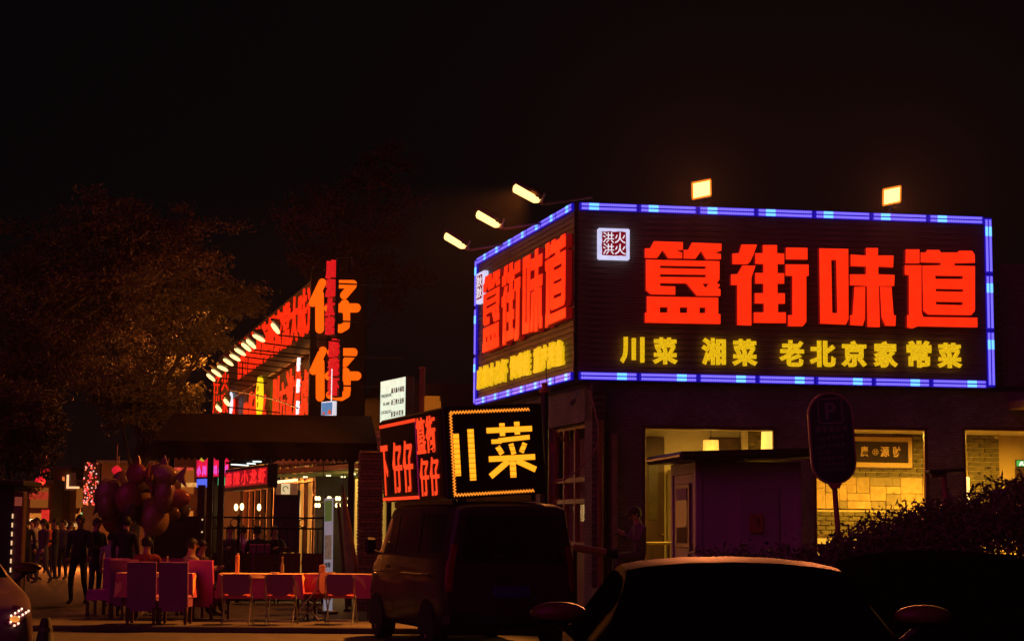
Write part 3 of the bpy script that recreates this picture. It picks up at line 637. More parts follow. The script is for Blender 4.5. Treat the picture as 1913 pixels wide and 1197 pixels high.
# ================================================================== parking sign
pk = at(1581, 986, 24.0); pk.z = 0
t = thing('parking_sign', 'dark oval parking sign on a leaning post above the hedge', 'sign', pk); t.rotation_euler = (0, R(-3.6), R(2))
zc = (at(1566, 818, 24) - pk); zc = math.hypot(zc.x, zc.z)
def oval(w_, h_, n=16):
    r = w_ / 2; s_ = h_ / 2 - r; P = []
    for k in range(n + 1): q = math.pi * k / n; P.append((r * math.cos(q), s_ + r * math.sin(q)))
    for k in range(n + 1): q = math.pi + math.pi * k / n; P.append((r * math.cos(q), -s_ + r * math.sin(q)))
    return P
m = MB(); m.prism([(x, z + zc) for x, z in oval(.60, 1.22)], -.03, .03); obj('rim', m, mat('sign_rim', (.45, .22, .2), .45, .3), t)
m = MB(); m.prism([(x, z + zc) for x, z in oval(.55, 1.17)], -.036, -.031); fc = obj('sign_face', m, mat('sign_face_blue', (.012, .02, .05), .5), t)
PT = mat('sign_print', (.17, .15, .18), .6)
fr_ = MB()
for x in (-.155, .155): fr_.box((x, -.038, zc + .36), (.018, .004, .32))
for z in (.2, .52): fr_.box((0, -.038, zc + z), (.292, .004, .018))
obj('print_frame', fr_, PT, fc); char('P', .02, PT, fc, -.07, zc + .25, .15, .22, -.036, .004)
for k, ch in enumerate('停车场公告'): char(ch, .02, PT, fc, -.22 + k * .09, zc + .08, .075, .085, -.036, .004)
glyphs('收费标准白天夜间小型车计时元', .0)
for r_, (tx, x0, z) in enumerate((('小型车', -.2, .0), ('收费标准', -.06, .02), ('白天', -.2, -.1), ('计时收费', -.06, -.09), ('元小时', -.2, -.17), ('夜间收费标准', -.2, -.25), ('白天收费标准计', -.2, -.33), ('时小型车收费', -.2, -.41))):
    for k, ch in enumerate(tx): char(ch, .0, PT, fc, x0 + k * .058, zc + z - .03, .046, .05, -.036, .004)
m = MB(); m.tube([(0, .05, 0), (0, .05, zc + .3)], .035, 10); obj('post', m, mat('post_red', (.4, .12, .1), .5), t)
m = MB(); m.prism([(-.05, zc - .66), (.05, zc - .66), (.14, zc - .5), (-.14, zc - .5)], -.028, .045); obj('bracket', m, mat('post_red', (.4, .1, .1)), t)
# T-shaped post
pk2 = at(1788, 986, 23.5); pk2.z = 0; zt2 = at(1780, 882, 23.5).z
t = thing('lamp_post', 'thin leaning post with flat black top between the windows', 'post', pk2); t.rotation_euler = (0, R(-4), 0)
m = MB(); m.tube([(0, 0, 0), (0, 0, zt2)], [.045, .035], 10); obj('post', m, mat('post_red', (.4, .1, .1)), t)
m = MB(); m.box((.02, 0, zt2 + .02), (.46, .3, .045), M=Euler((0, R(1), 0)).to_matrix(), bev=.012); obj('top', m, mat('post_top', (.03, .02, .025), .35), t)
m = MB(); m.box((-.06, 0, zt2 - .03), (.2, .06, .05), bev=.01); obj('bracket', m, mat('post_red', (.4, .1, .1)), t)
# barrier rail by the seat
pA = at(1074, 1022, 28.5); pB = at(1140, 1033, 28.0)
t = thing('barrier_rail', 'low sloping barrier rail with black end cap right of the van', 'barrier', (pA.x, pA.y, 0))
m = MB(); m.tube([(0, 0, pA.z), pB - Vector((pA.x, pA.y, 0))], .06, 10); obj('rail', m, mat('rail_orange', (.4, .2, .1), .4), t, smooth=True)
q = pB - Vector((pA.x, pA.y, 0)); m = MB(); m.tube([q - Vector((.06, 0, 0)), q + Vector((.12, 0, -.01))], .075, 10); obj('end_cap', m, BLACKM, t)
for p_ in ((0, 0, pA.z), tuple(q)): m = MB(); m.tube([(p_[0], p_[1], 0), p_], .04, 8); obj('post', m, DARKM, t)

# ================================================================== leaves
LEAFC = [(.05, .085, .03), (.07, .10, .035), (.04, .06, .025)]
def leafmat(name, c): return mat(name, c, .55, var=.35, sc_=2.0)
def leafmesh(pts, size, seed=1, asp=1.7, name='leaves'):
    r = random.Random(seed); vs = []; fs = []
    for p in pts:
        s_ = size * r.uniform(.6, 1.3); a = Vector((r.gauss(0, 1), r.gauss(0, 1), r.gauss(0, 1))).normalized(); b = a.orthogonal().normalized(); b.rotate(Matrix.Rotation(r.uniform(0, 6.28), 3, a)); 
        a = a * s_ * asp; b = b * s_ * .55; k = len(vs); n_ = a.cross(b).normalized() * s_ * .25
        vs += [p - a * .5, p + b * .5 + n_, p + a * .5, p - b * .5 + n_]; fs += [(k, k + 1, k + 2), (k, k + 2, k + 3)]
    me = bpy.data.meshes.new(name); me.from_pydata([tuple(v) for v in vs], [], fs); return me
# hedge: a leafy bank whose top climbs to the right
HL = leafmat('hedge_leaf', (.12, .09, .07))
hg = thing('hedge', 'dense dark leafy hedge climbing towards the right in front of the restaurant', 'hedge', (gx(1600, 22.4), 22.4, 0))
prof = [(1290, 1040), (1400, 1036), (1500, 1032), (1570, 1008), (1610, 980), (1680, 962), (1740, 944), (1800, 930), (1850, 912), (1920, 898), (2050, 890)]
hx = [(gx(p, 22.4), at(p, y, 22.4).z) for p, y in prof]
def htop(x):
    for (a, za), (b, zb) in zip(hx[:-1], hx[1:]):
        if a <= x <= b: return za + (zb - za) * (x - a) / (b - a)
    return hx[0][1] if x < hx[0][0] else hx[-1][1]
r_ = random.Random(3); P = []
while len(P) < 26000:
    x = r_.uniform(hx[0][0], hx[-1][0]); d = abs(r_.gauss(0, .42)); d = min(d, 1.4); y = 22.4 + (r_.choice((-1, 1)) * r_.uniform(0, 1) ** .6) * 1.1
    bump_ = .10 * math.sin(x * 5.1) * math.cos(y * 4.3 + 1) + .07 * math.sin(x * 11.3 + y * 7)
    top = htop(x) - .30 * ((y - 22.4) / 1.1) ** 2 + bump_
    z = top - d + (r_.random() ** 6) * .16
    if z > .03: P.append(Vector((x, y, z)) - hg.location)
me = leafmesh(P, .062, 5); me.materials.append(HL); put('foliage', me, hg)
m = MB()
for k in range(34):
    x = r_.uniform(hx[0][0], hx[-1][0]); y = 22.4 + r_.uniform(-.6, .6); h = htop(x) - .25
    m.tube([Vector((x, y, 0)) - hg.location, Vector((x + r_.uniform(-.1, .1), y, h * .5)) - hg.location, Vector((x + r_.uniform(-.2, .2), y + r_.uniform(-.2, .2), h)) - hg.location], [.025, .018, .008], 5)
obj('stems', m, mat('bark', (.055, .038, .028), .9, var=.4, sc_=12, bump=.6), hg)

# ================================================================== vehicles
def catmull(a, b, c, d, t): return .5 * ((2 * b) + (-a + c) * t + (2 * a - 5 * b + 4 * c - d) * t * t + (-a + 3 * b - 3 * c + d) * t ** 3)
class Loft:
    """body from stations (x, half width, bottom, belt, top, roof half width); surf(s, t) is the right half"""
    def __init__(s, st): s.st = st; s.n = len(st)
    def par(s, q):
        q = max(0, min(s.n - 1, q)); i = min(int(q), s.n - 2); t = q - i; g_ = lambda k: s.st[max(0, min(s.n - 1, k))]
        return [catmull(g_(i - 1)[j], g_(i)[j], g_(i + 1)[j], g_(i + 2)[j], t) for j in range(6)]
    def ring(s, q):
        x, w_, zb, zs, z1, wr = s.par(q)
        return [(x, 0, zb), (x, w_ * .86, zb), (x, w_ * .97, zb + .10), (x, w_, zb + (zs - zb) * .55), (x, w_ * .965, zs), (x, wr + (w_ * .965 - wr) * .08, zs + (z1 - zs) * .93), (x, wr * .86, z1 - .01), (x, wr * .45, z1 + .012), (x, 0, z1 + .018)]
    def surf(s, q, t):
        r = s.ring(q); i = max(0, min(int(t), 7)); f = t - i; return Vector(r[i]).lerp(Vector(r[i + 1]), f)
    def body(s, mb, step=.25):
        n = int((s.n - 1) / step); rs = []
        for k in range(n + 1):
            r = s.ring(k * step); rs.append([Vector((p[0], -p[1], p[2])) for p in r] + [Vector(p) for p in r[-2:0:-1]])
        m_ = len(rs[0]); vs = [p for r in rs for p in r]; fs = []
        for k in range(n):
            for j in range(m_): fs.append((k * m_ + j, k * m_ + (j + 1) % m_, (k + 1) * m_ + (j + 1) % m_, (k + 1) * m_ + j))
        fs.append(tuple(range(m_))); fs.append(tuple(n * m_ + j for j in range(m_ - 1, -1, -1)))
        mb.add(vs, fs); return mb
    def patch(s, mb, q0, q1, t0, t1, side, off=.008, nq=6, nt=3, m=0):
        g_ = []
        for a in range(nq + 1):
            for b in range(nt + 1):
                q = q0 + (q1 - q0) * a / nq; t = t0 + (t1 - t0) * b / nt; p = s.surf(q, t)
                n_ = (s.surf(q + .02, t) - s.surf(q - .02, t)).cross(s.surf(q, t + .02) - s.surf(q, t - .02))
                n_ = n_.normalized() if n_.length > 1e-9 else Vector((0, 0, 1))
                c = Vector((s.par(q)[0], 0, .8))
                if n_.dot(p - c) < 0: n_ = -n_
                p = p + n_ * off; g_.append(Vector((p.x, -p.y * side, p.z)))
        mb.add(g_, [(a * (nt + 1) + b, (a + 1) * (nt + 1) + b, (a + 1) * (nt + 1) + b + 1, a * (nt + 1) + b + 1) for a in range(nq) for b in range(nt)], m); return mb
GLASS = mat('car_glass', (.004, .004, .005), .35, var=0, spec=.0)
TYRE = mat('tyre', (.02, .02, .02), .85); RIM = mat('wheel_rim', (.4, .4, .42), .35, .8)
def wheel(t, x, y, r=.32, wd=.2):
    s_ = 1 if y > 0 else -1
    m = MB(); prof_ = [(r * .62, -wd / 2), (r * .92, -wd / 2), (r, -wd / 2 + .03), (r, wd / 2 - .03), (r * .92, wd / 2), (r * .62, wd / 2)]; n = 24; vs = []; fs = []
    for k in range(n):
        q = 2 * math.pi * k / n
        for a, b in prof_: vs.append((a * math.cos(q), b, a * math.sin(q)))
    for k in range(n):
        for j in range(6): fs.append((k * 6 + j, k * 6 + (j + 1) % 6, ((k + 1) % n) * 6 + (j + 1) % 6, ((k + 1) % n) * 6 + j))
    m.add(vs, fs); w_ = obj('wheel', m, TYRE, t, (x, y, r), smooth=True)
    m = MB(); m.tube([(0, -.06, 0), (0, .07 * s_, 0)], [r * .6, r * .6], 20)
    for k in range(5): q = k * 1.2566; m.box((r * .33 * math.cos(q), s_ * .085, r * .33 * math.sin(q)), (r * .55, .03, .05), M=Euler((0, -q, 0)).to_matrix(), bev=.008)
    obj('rim', m, RIM, w_)
def arch(t, x, y, r=.36):
    m = MB(); s_ = 1 if y > 0 else -1
    m.prism([(x + r * math.cos(q * math.pi / 14), .30 + r * math.sin(q * math.pi / 14)) for q in range(15)] + [(x - r, .2), (x + r, .2)], y - .1 * s_, y + .012 * s_); obj('wheel_arch', m, TYRE, t)
def car(name, label, loc, rz, paint, st=None, van=False, glass=GLASS):
    st = st or [(-2.25, .66, .46, .80, .86, .55), (-2.18, .82, .30, .92, 1.00, .68), (-1.72, .885, .22, .99, 1.07, .74), (-1.25, .90, .20, 1.0, 1.22, .66), (-.62, .90, .20, 1.0, 1.42, .56), (.1, .90, .20, .99, 1.455, .56), (.55, .90, .20, .98, 1.36, .58), (1.12, .895, .20, .96, 1.03, .74), (1.65, .885, .21, .89, .95, .72), (2.08, .83, .24, .78, .85, .66), (2.25, .66, .38, .62, .68, .50)]
    t = thing(name, label, 'van' if van else 'car', loc, rz)
    L = Loft(st); m = MB(); L.body(m); obj('body', m, paint, t, smooth=True)
    return t, L
def dress(t, L, wx, glass=GLASS, lights=True, ws=(5.55, 6.75), rw=(2.95, 3.9), sd=((3.75, 4.9), (4.98, 6.2)), hl=(9.2, 9.85)):
    m = MB()
    for s_ in (1, -1): L.patch(m, ws[0], ws[1], 5.1, 8, s_)
    obj('windscreen', m, glass, t, smooth=2)
    m = MB()
    for s_ in (1, -1): L.patch(m, rw[0], rw[1], 5.1, 8, s_)
    obj('rear_window', m, glass, t, smooth=2)
    for s_ in (1, -1):
        for a, b in sd: m = MB(); L.patch(m, a, b, 4.12, 4.92, s_); obj('side_window', m, glass, t, smooth=2)
        p = L.surf(sd[-1][1] - .1, 4.2)
        m = MB(); c = Vector((p.x + .02, -s_ * (p.y + .13), p.z + .09)); 
        vs = []
        c.z += .05; m.sph(c, (.075, .15, .06), 16, 9); m.v = [(x, y, max(z, c.z - .035 + .1 * (abs(y) - abs(c.y)))) for x, y, z in m.v]; mi = obj('wing_mirror', m, mat('mirror_cap', (.12, .07, .03), .4, 0, var=.05, spec=.4), t, smooth=True)
        m = MB(); m.box((c.x - .055, c.y, c.z), (.02, .19, .11), bev=.008); obj('mirror_glass', m, GLASS, mi)
        m = MB(); m.tube([(p.x, -s_ * (p.y - .02), p.z - .03), (c.x, c.y, c.z - .04)], .025, 6); obj('mirror_arm', m, BLACKM, mi)
        for x in wx: arch(t, x, -s_ * .89 * L.st[4][1] / .9); wheel(t, x, -s_ * (L.st[4][1] - .1))
        if lights:
            m = MB(); L.patch(m, hl[0], hl[1], 3.2, 5.2, s_, .010); obj('headlight', m, mat('headlight_glass', (.5, .48, .5), .08, .3), t, smooth=2)
            m = MB(); L.patch(m, .15, .8, 3.4, 4.6, s_, .010); obj('tail_light', m, mat('tail_red', (.25, .01, .01), .2), t, smooth=2)
BLKP = mat('black_paint', (.006, .006, .007), .45, .0, var=.05, spec=.006)
t, L = car('dark_car', 'black car facing the camera with a streak of light along its roof', (gx(1357, 10.2), 10.2, -.04), R(-90), BLKP); dress(t, L, (-1.35, 1.38))
t, L = car('dark_car', 'unlit black car parked in front of the hedge at the far right', (gx(1752, 13.2), 13.2, -.02), R(-90), mat('black_paint_matt', (.005, .005, .005), .5, var=.05, spec=.0)); dress(t, L, (-1.35, 1.38))
# pale car, front corner at the left edge
PALE = mat('pale_paint', (.36, .22, .24), .3, .1, var=.04, coat=.6)
wc, L = car('pale_car', 'pale car with sparkling headlight, only its front corner in view', (-6.10, 19.2, -.03), R(-68), PALE); dress(wc, L, (-1.35, 1.38), lights=False)
for s_ in (1, -1):
    m = MB(); L.patch(m, 8.9, 9.75, 4.1, 5.3, s_, .012); h = obj('headlight', m, mat('headlight_glass2', (.35, .1, .16), .08, .2, coat=1), wc, smooth=2)
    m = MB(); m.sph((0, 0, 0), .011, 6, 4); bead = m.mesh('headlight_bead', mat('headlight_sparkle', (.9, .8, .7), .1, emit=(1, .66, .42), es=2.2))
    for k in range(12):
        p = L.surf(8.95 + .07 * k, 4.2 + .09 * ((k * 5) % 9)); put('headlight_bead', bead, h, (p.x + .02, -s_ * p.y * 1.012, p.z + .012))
    m = MB(); p = L.surf(9.45, 4.6); m.sph((p.x + .02, -s_ * p.y, p.z), (.03, .05, .03), 8, 6); obj('indicator', m, mat('indicator_amber', (.8, .3, .05), .2, emit=(1, .35, .06), es=.7), h)
    m = MB(); L.patch(m, 9.55, 9.9, 1.9, 2.9, s_, .012); obj('fog_lamp', m, BLACKM, wc, smooth=2)
m = MB()
for z in (.42, .58): m.box((2.25, 0, z), (.06, .62, .09), bev=.02)
obj('grille', m, BLACKM, wc)
m = MB(); m.box((2.262, 0, .5), (.04, .44, .05), bev=.004); obj('number_plate', m, mat('plate_blue', (.03, .05, .2), .5), wc)

# van seen from behind
vst = [(-2.1, .70, .42, 1.15, 1.84, .56), (-2.04, .80, .30, 1.18, 1.92, .66), (-1.7, .83, .26, 1.18, 1.955, .69), (-.9, .835, .25, 1.18, 1.965, .70), (0, .835, .25, 1.18, 1.965, .70), (.7, .835, .25, 1.17, 1.955, .69), (1.15, .83, .25, 1.15, 1.88, .66), (1.55, .82, .25, 1.10, 1.52, .66), (1.9, .79, .27, 1.0, 1.10, .68), (2.1, .66, .36, .78, .86, .56)]
VP = mat('van_paint', (.038, .015, .03), .45, .0, var=.08, coat=.1, spec=.3)
va = R(-18.5); vf = Vector((math.sin(va), math.cos(va), 0)); vr = Vector((math.cos(va), -math.sin(va), 0))
vc = Vector((-.90, 24.0, 0)) + vr * .97 + vf * 2.1
van, L = car('advertising_van', 'dark plum van seen from behind carrying a large light sign', vc, math.atan2(vf.y, vf.x), VP, vst, True); van.scale = (1, 1.15, 1)
for s_ in (1, -1):
    for a, b in ((1.75, 3.05), (3.15, 4.5), (4.6, 5.9)): m = MB(); L.patch(m, a, b, 4.14, 4.86, s_); obj('side_window', m, mat('van_glass', (.03, .016, .022), .12, spec=.5), van, smooth=2)
    for x in (-1.35, 1.35): arch(van, x, -s_ * .825, .37); wheel(van, x, -s_ * .73)
    m = MB(); L.patch(m, .35, .9, 3.2, 4.0, s_, .012); obj('tail_light', m, mat('tail_red', (.25, .01, .01)), van, smooth=2)
    p = L.surf(6.6, 4.2); m = MB(); m.box((p.x + .08, -s_ * (p.y + .12), p.z + .12), (.07, .14, .24), bev=.03); wm = obj('wing_mirror', m, BLACKM, van)
    m = MB(); m.tube([(p.x, -s_ * (p.y - .02), p.z), (p.x + .08, -s_ * (p.y + .1), p.z + .05)], .02, 6); obj('mirror_arm', m, BLACKM, wm)
    m = MB(); m.box((0, -s_ * .845, .98), (3.0, .02, .035), bev=.006); obj('trim_strip', m, BLACKM, van)
    for q0 in (3.1, 4.55, 6.0): m = MB(); L.patch(m, q0, q0 + .03, 2.1, 5.2, s_, .004, 2, 8); obj('door_seam_reflection', m, BLACKM, van)  # black strips: door seams doubling as painted dark reflections of poles
    m = MB(); m.box((.62, -s_ * .85, 1.06), (.16, .03, .035), bev=.01); obj('door_handle', m, BLACKM, van)
    m = MB(); L.patch(m, .1, .75, 2.95, 4.35, s_, .016); obj('lamp_surround', m, mat('tail_red', (.25, .01, .01)), van, smooth=2)
m = MB()
for s_ in (1, -1): L.patch(m, 6.35, 7.75, 5.1, 8, s_)
obj('windscreen', m, GLASS, van, smooth=2)
m = MB(); m.prism([(-.58, 1.2), (.58, 1.2), (.52, 1.74), (-.52, 1.74)], -2.118, -2.108, 'x'); rw = obj('rear_window', m, mat('van_rear_glass', (.02, .01, .012), .05, alpha=.75), van)
m = MB(); m.prism([(-.62, 1.16), (.62, 1.16), (.56, 1.78), (-.56, 1.78)], -2.107, -2.095, 'x'); obj('rear_seal', m, BLACKM, van)
m = MB(); m.box((-2.1, 0, .42), (.16, 1.6, .2), bev=.05); obj('rear_bumper', m, BLACKM, van)
m = MB(); m.box((-2.125, 0, .78), (.02, .44, .14), bev=.004); obj('number_plate', m, mat('plate_blue', (.03, .05, .2)), van)
m = MB(); m.tube([(-2.125, .05, 1.19), (-2.13, .2, 1.3), (-2.13, .45, 1.36)], .01, 5); obj('rear_wiper', m, BLACKM, van)
m = MB(); m.box((-2.12, .1, .98), (.04, .2, .05), bev=.01); obj('tailgate_handle', m, BLACKM, van)

# light sign on the van roof
lo_ = Vector((-.86, 24.0, 0)) + vr * .06 + vf * .12; lo_.z = 1.985
ls = thing('roof_light_sign', 'boxy black light sign with orange and red characters on the van roof', 'sign', lo_); ls.rotation_euler = (Euler((0, R(-4.0), 0)).to_matrix().to_4x4()).to_euler()
ls.rotation_euler = (Matrix.Rotation(-va, 3, 'Z') @ Matrix.Rotation(R(-4.0), 3, 'Y')).to_euler()
BW, BL, BH = 1.42, 3.3, 1.22
m = MB(); m.box((BW / 2, BL / 2, BH / 2), (BW, BL, BH), bev=.03); bxo = obj('case', m, mat('sign_case', (.015, .012, .016), .5), ls)
for x in (.15, BW - .15):
    m = MB(); m.box((x, BL / 2, -.05), (.06, BL * .9, .09)); obj('roof_rail', m, DARKM, ls)
LEDO = led('led_orange', (1.0, .36, .012), 1.5, 2, 15, .5, .78)
LEDO2 = mat('led_orange_plain', (.3, .1, .02), .4, emit=(1.0, .36, .012), es=1.4)
LEDZ = mat('led_zigzag', (.3, .1, .02), .4, emit=(1.0, .27, .02), es=1.25)
LEDR = mat('led_red', (.3, .03, .02), .4, emit=(1.0, .055, .012), es=1.15, evar=.55)
for n_ in LEDR.node_tree.nodes:
    if n_.type == 'TEX_NOISE': n_.inputs['Scale'].default_value = 22
def bar(par, x0, z0, x1, z1, th, m_, nm='light_stroke', y=-.012, ax='y'):
    a = Vector((x0, 0, z0)); b = Vector((x1, 0, z1)); d = (b - a).normalized(); n_ = Vector((-d.z, 0, d.x)) * th / 2
    P = [a + n_, b + n_, b - n_, a - n_]; m = MB()
    m.prism([(p.x, p.z) for p in P], y - .008, y + .008); return obj(nm, m, m_, par)
m = MB(); m.box((BW / 2, -.006, BH / 2), (BW - .08, .012, BH - .06)); rear = obj('rear_panel', m, mat('led_panel', (.012, .008, .012), .5), ls)
def zig(par, x0, z0, x1, z1, n, amp=.014, th=.024):
    a = Vector((x0, z0)); b = Vector((x1, z1)); d = (b - a).normalized(); n_ = Vector((-d.y, d.x)); top = []; bot = []
    for k in range(n + 1):
        p = a + (b - a) * k / n + n_ * (amp if k % 2 else -amp); top.append(p + n_ * th / 2); bot.append(p - n_ * th / 2)
    m = MB(); vs = []
    for p, q in zip(top, bot): vs += [(p.x, -.022, p.y), (q.x, -.022, q.y), (p.x, -.013, p.y), (q.x, -.013, q.y)]
    fs = []
    for k in range(n): i = k * 4; fs += [(i, i + 4, i + 5, i + 1), (i, i + 2, i + 6, i + 4), (i + 1, i + 5, i + 7, i + 3), (i + 2, i + 3, i + 7, i + 6)]
    m.add(vs, fs); return obj('light_border', m, LEDZ, par)
zig(rear, .10, 1.14, 1.22, 1.14, 54); zig(rear, .10, .05, 1.22, .05, 54); zig(rear, .11, 1.13, .11, .06, 52)
bar(rear, .17, .30, .17, .86, .078, LEDO); bar(rear, .375, .23, .375, .91, .085, LEDO)
# the big vegetable character: strokes
for x0, z0, x1, z1, th in ((.60, .88, 1.24, .88, .072), (.82, .80, .82, .97, .072), (1.03, .81, 1.03, .98, .072), (.66, .73, .80, .73, .058), (.76, .742, 1.20, .768, .062), (.74, .66, .80, .56, .07), (.93, .69, .965, .55, .066), (1.13, .69, 1.07, .57, .066), (.61, .50, 1.26, .50, .074), (.94, .49, .94, .24, .082), (.88, .46, .62, .27, .078), (1.0, .46, 1.26, .33, .078)):
    bar(rear, x0, z0, x1, z1, th, LEDO if abs(x1 - x0) < .1 else LEDO2, y=-.014 - .0006 * (x0 * 7 % 5))
# street side of the sign: frame of its own, reading from the front of the van to its rear
sp_ = MB(); sp_.box((0, 0, 0), (BL - .1, .012, BH - .06)); side = obj('side_panel', sp_, mat('led_panel', (.01, .01, .01)), ls, (-.006, BL / 2, BH / 2), (0, 0, R(-90)))
def sb(ch, u0, v0, u1, v1): char(ch, .012, LEDR, side, u0 - BL / 2, v0 - BH / 2, u1 - u0, v1 - v0, -.008, .012, 'light_character')
sb('下', -.05 + .1, .10, .42, .84); sb('仔', .70, .13, 1.20, .86); sb('仔', 1.28, .13, 1.78, .86)
sb('簋', 2.06, .64, 2.50, 1.14); sb('街', 2.54, .64, 2.98, 1.14); sb('仔', 2.14, .06, 2.56, .58); sb('仔', 2.64, .06, 3.06, .58)
for z0, z1 in ((1.12, 1.12), (.05, .05)): bar(side, .06 - BL / 2, z0 - BH / 2, 2.02 - BL / 2, z1 - BH / 2, .045, mat('led_red_bar', (.3, .02, .02), .4, emit=(1, .05, .012), es=1.1), 'light_border')
m = MB()
for k in range(34): m.box((2.02 - BL / 2, -.012, .06 + k * .031 - BH / 2), (.028, .01, .018))
obj('light_border', m, mat('led_purple', (.1, .01, .06), .4, emit=(.45, .01, .12), es=.6), side)

# ================================================================== far restaurant with the orange characters
cz0 = Vector((gx(572, 45), 45, 0)); LZ = 25.0
FZ = Frame(cz0, R(8.65)); FS = Frame(cz0 + dirL * LZ, R(-74.83))
zb = thing('lantern_restaurant', 'long dark restaurant lined with glowing red characters along the street', 'building', cz0, FZ.rz)
Mz = Matrix.Translation(cz0) @ Matrix.Rotation(FZ.rz, 4, 'Z'); Mfs = Matrix.Translation(FS.o) @ Matrix.Rotation(FS.rz, 4, 'Z')
def relS(o): o.parent = zb; o.matrix_local = Mz.inverted() @ Mfs; return o
DWALL = mat('dark_facade', (.03, .016, .018), .8, var=.3)
zu1 = FS.uv(566, 522)[1]; zu0 = FS.uv(566, 614)[1]; zl1 = FS.uv(556, 668)[1]; zl0 = FS.uv(556, 774)[1]
m = MB(); m.box((LZ / 2, .6, (zl0 + zu1) / 2), (LZ, .4, zu1 - zl0 + .3)); up = relS(obj('upper_facade', m, DWALL, zb))
m = MB(); m.box((LZ / 2, .32, (zu0 + zl1) / 2), (LZ, .3, (zu0 - zl1) * .8), bev=.03); band = obj('timber_band', m, mat('timber_band', (.04, .018, .012), .6, var=.5, sc_=4, stretch=(.4, 5, 5)), up)
m = MB(); m.box((4.3, 8, 4.5), (5.0, 15, 1.6)); m.box((5.3, 8, 1.85), (3.0, 14.8, 3.7)); obj('hall', m, DWALL, zb)
r1 = FS.uv(428, 660)[0]; r2 = FS.uv(569, 560)[0]; txt = '仔仔麻辣海鲜家常大味道'; n = len(txt); glyphs(txt, .0, .018, 'row')
for k, ch in enumerate(txt): char(ch, 'row', REDS, up, r1 + (r2 - r1) * k / n, zu0, (r2 - r1) / n * .93, zu1 - zu0, .33, .04, 'red_character')
r3 = FS.uv(438, 740)[0]; r4 = FS.uv(556, 720)[0]; txt = '簋街仔仔川方波龙虎'; n = len(txt) + 1; glyphs(txt, .0, .018, 'row')
REDS2 = mat('red_letter_low', (.006, .001, .001), .9, spec=.05, emit=(1.0, .045, .008), es=1.0, evar=.35)
for k, ch in enumerate(txt):
    j = k if k < 4 else k + 1
    char(ch, 'row', REDS2, up, r3 + (r4 - r3) * j / n, zl0, (r4 - r3) / n * .95, zl1 - zl0 - .25 * (j % 3 == 0), .33, .04, 'red_character')
# farther red signs where the row ends
m = MB(); e0, e1 = FS.uv(396, 730)[0], FS.uv(425, 720)[0]; txt = '仔火川家'
for k, ch in enumerate(txt): char(ch, .025, REDS, up, e0 + (e1 - e0) * k / 4, zl0 - .3, (e1 - e0) / 4 * .9, zu0 - zl0 - .1, .3, .15, 'red_character')
for (px0, px1, py0, py1, tx, lb) in ((397, 409, 700, 774, '仔川', 'left of two red upright signs where the red facade ends'), (412, 426, 690, 774, '火家', 'right of two red upright signs where the red facade ends')):
    Yb = 60.0; p_ = at((px0 + px1) / 2, py1, Yb); h_ = (py1 - py0) / FPX * Yb; w_ = (px1 - px0) / FPX * Yb
    t = thing('upright_sign', lb, 'sign', (p_.x, Yb, p_.z), 0, 'red upright signs at the facade end')
    m = MB(); m.box((0, .12, h_ / 2), (w_ * 1.1, .16, h_), bev=.01); obj('case', m, DARKM, t)
    for k, ch in enumerate(tx): char(ch, .012, REDS, t, -w_ / 2, h_ - (k + 1) * h_ / 2 + .03, w_, h_ / 2 * .94, .03, .06, 'red_character')
    m = MB(); m.tube([(0, .12, 0), (0, .12, -p_.z + .1)], .06, 8); obj('post', m, DARKM, t)
# yellow and white oval lamps on the front
for px, py0, py1, m_, nm in ((488, 702, 776, mat('yellow_oval', (.6, .5, .02), .4, emit=(.95, .72, .01), es=.95), 'yellow_oval_sign'), (431, 732, 776, WHITEL, 'white_oval_sign')):
    u, z1 = FS.uv(px, py0, .1); z0 = FS.uv(px, py1, .1)[1]; wd = FS.uv(px + 4, py1, .1)[0] - FS.uv(px - 4, py1, .1)[0]
    m = MB(); m.prism([(u + wd / 2 * math.cos(q * math.pi / 12) * (1 if q % 24 else 1), (z0 + z1) / 2 + (z1 - z0) / 2 * math.sin(q * math.pi / 12)) for q in range(24)], .02, .12); o_ = obj(nm, m, m_, up)
    for k in range(3): char('仔', .03, mat('oval_ink', (.03, .02, .02), .6), o_, u - wd * .2, z0 + (z1 - z0) * (.22 + .2 * k), wd * .4, (z1 - z0) * .14, .018, .01)
u, z1 = FS.uv(558, 656, -.15); z0 = FS.uv(558, 776, -.15)[1]
for k in range(3): char('仔', .03, WHITEL, up, u - .18, z0 + (z1 - z0) * k / 3 + .05, .38, (z1 - z0) / 3 - .2, -.12, .05, 'white_character')
# ground floor: glazed and lit
GLOWW = mat('painted_room_light', (.45, .36, .16), .8, var=.35, sc_=.9, emit=(.34, .20, .03), es=.8, evar=.5, stretch=(2.5, 2.5, .25))  # room light put into the wall colour as uneven emission
m = MB(); m.box((LZ - 9.5, 2.2, 1.8), (19.0, .1, 3.4)); relS(obj('room_wall', m, GLOWW, zb))
m = MB(); m.box((LZ - 22, .75, 1.8), (6, .3, 3.6)); relS(obj('dark_wall', m, DWALL, zb))
m = MB(); m.box((LZ - 9.5, 1.4, 3.55), (19, 1.5, .1)); relS(obj('room_ceiling', m, mat('room_ceiling', (.35, .36, .2), .7), zb))
m = MB()
for k in range(13): m.box((LZ - 18.2 + k * 1.5, .7, 1.75), (.12, .12, 3.5), bev=.01)
for z in (.7, 2.9): m.box((LZ - 9.2, .7, z), (18.0, .1, .09), bev=.01)
wf = relS(obj('window_frame', m, FRM, zb))
for k in range(12): m = MB(); m.box((LZ - 17.45 + k * 1.5, .7, 1.75), (1.36, .01, 2.2)); obj('pane', m, mat('window_glass', (.9, .9, .9)), wf)
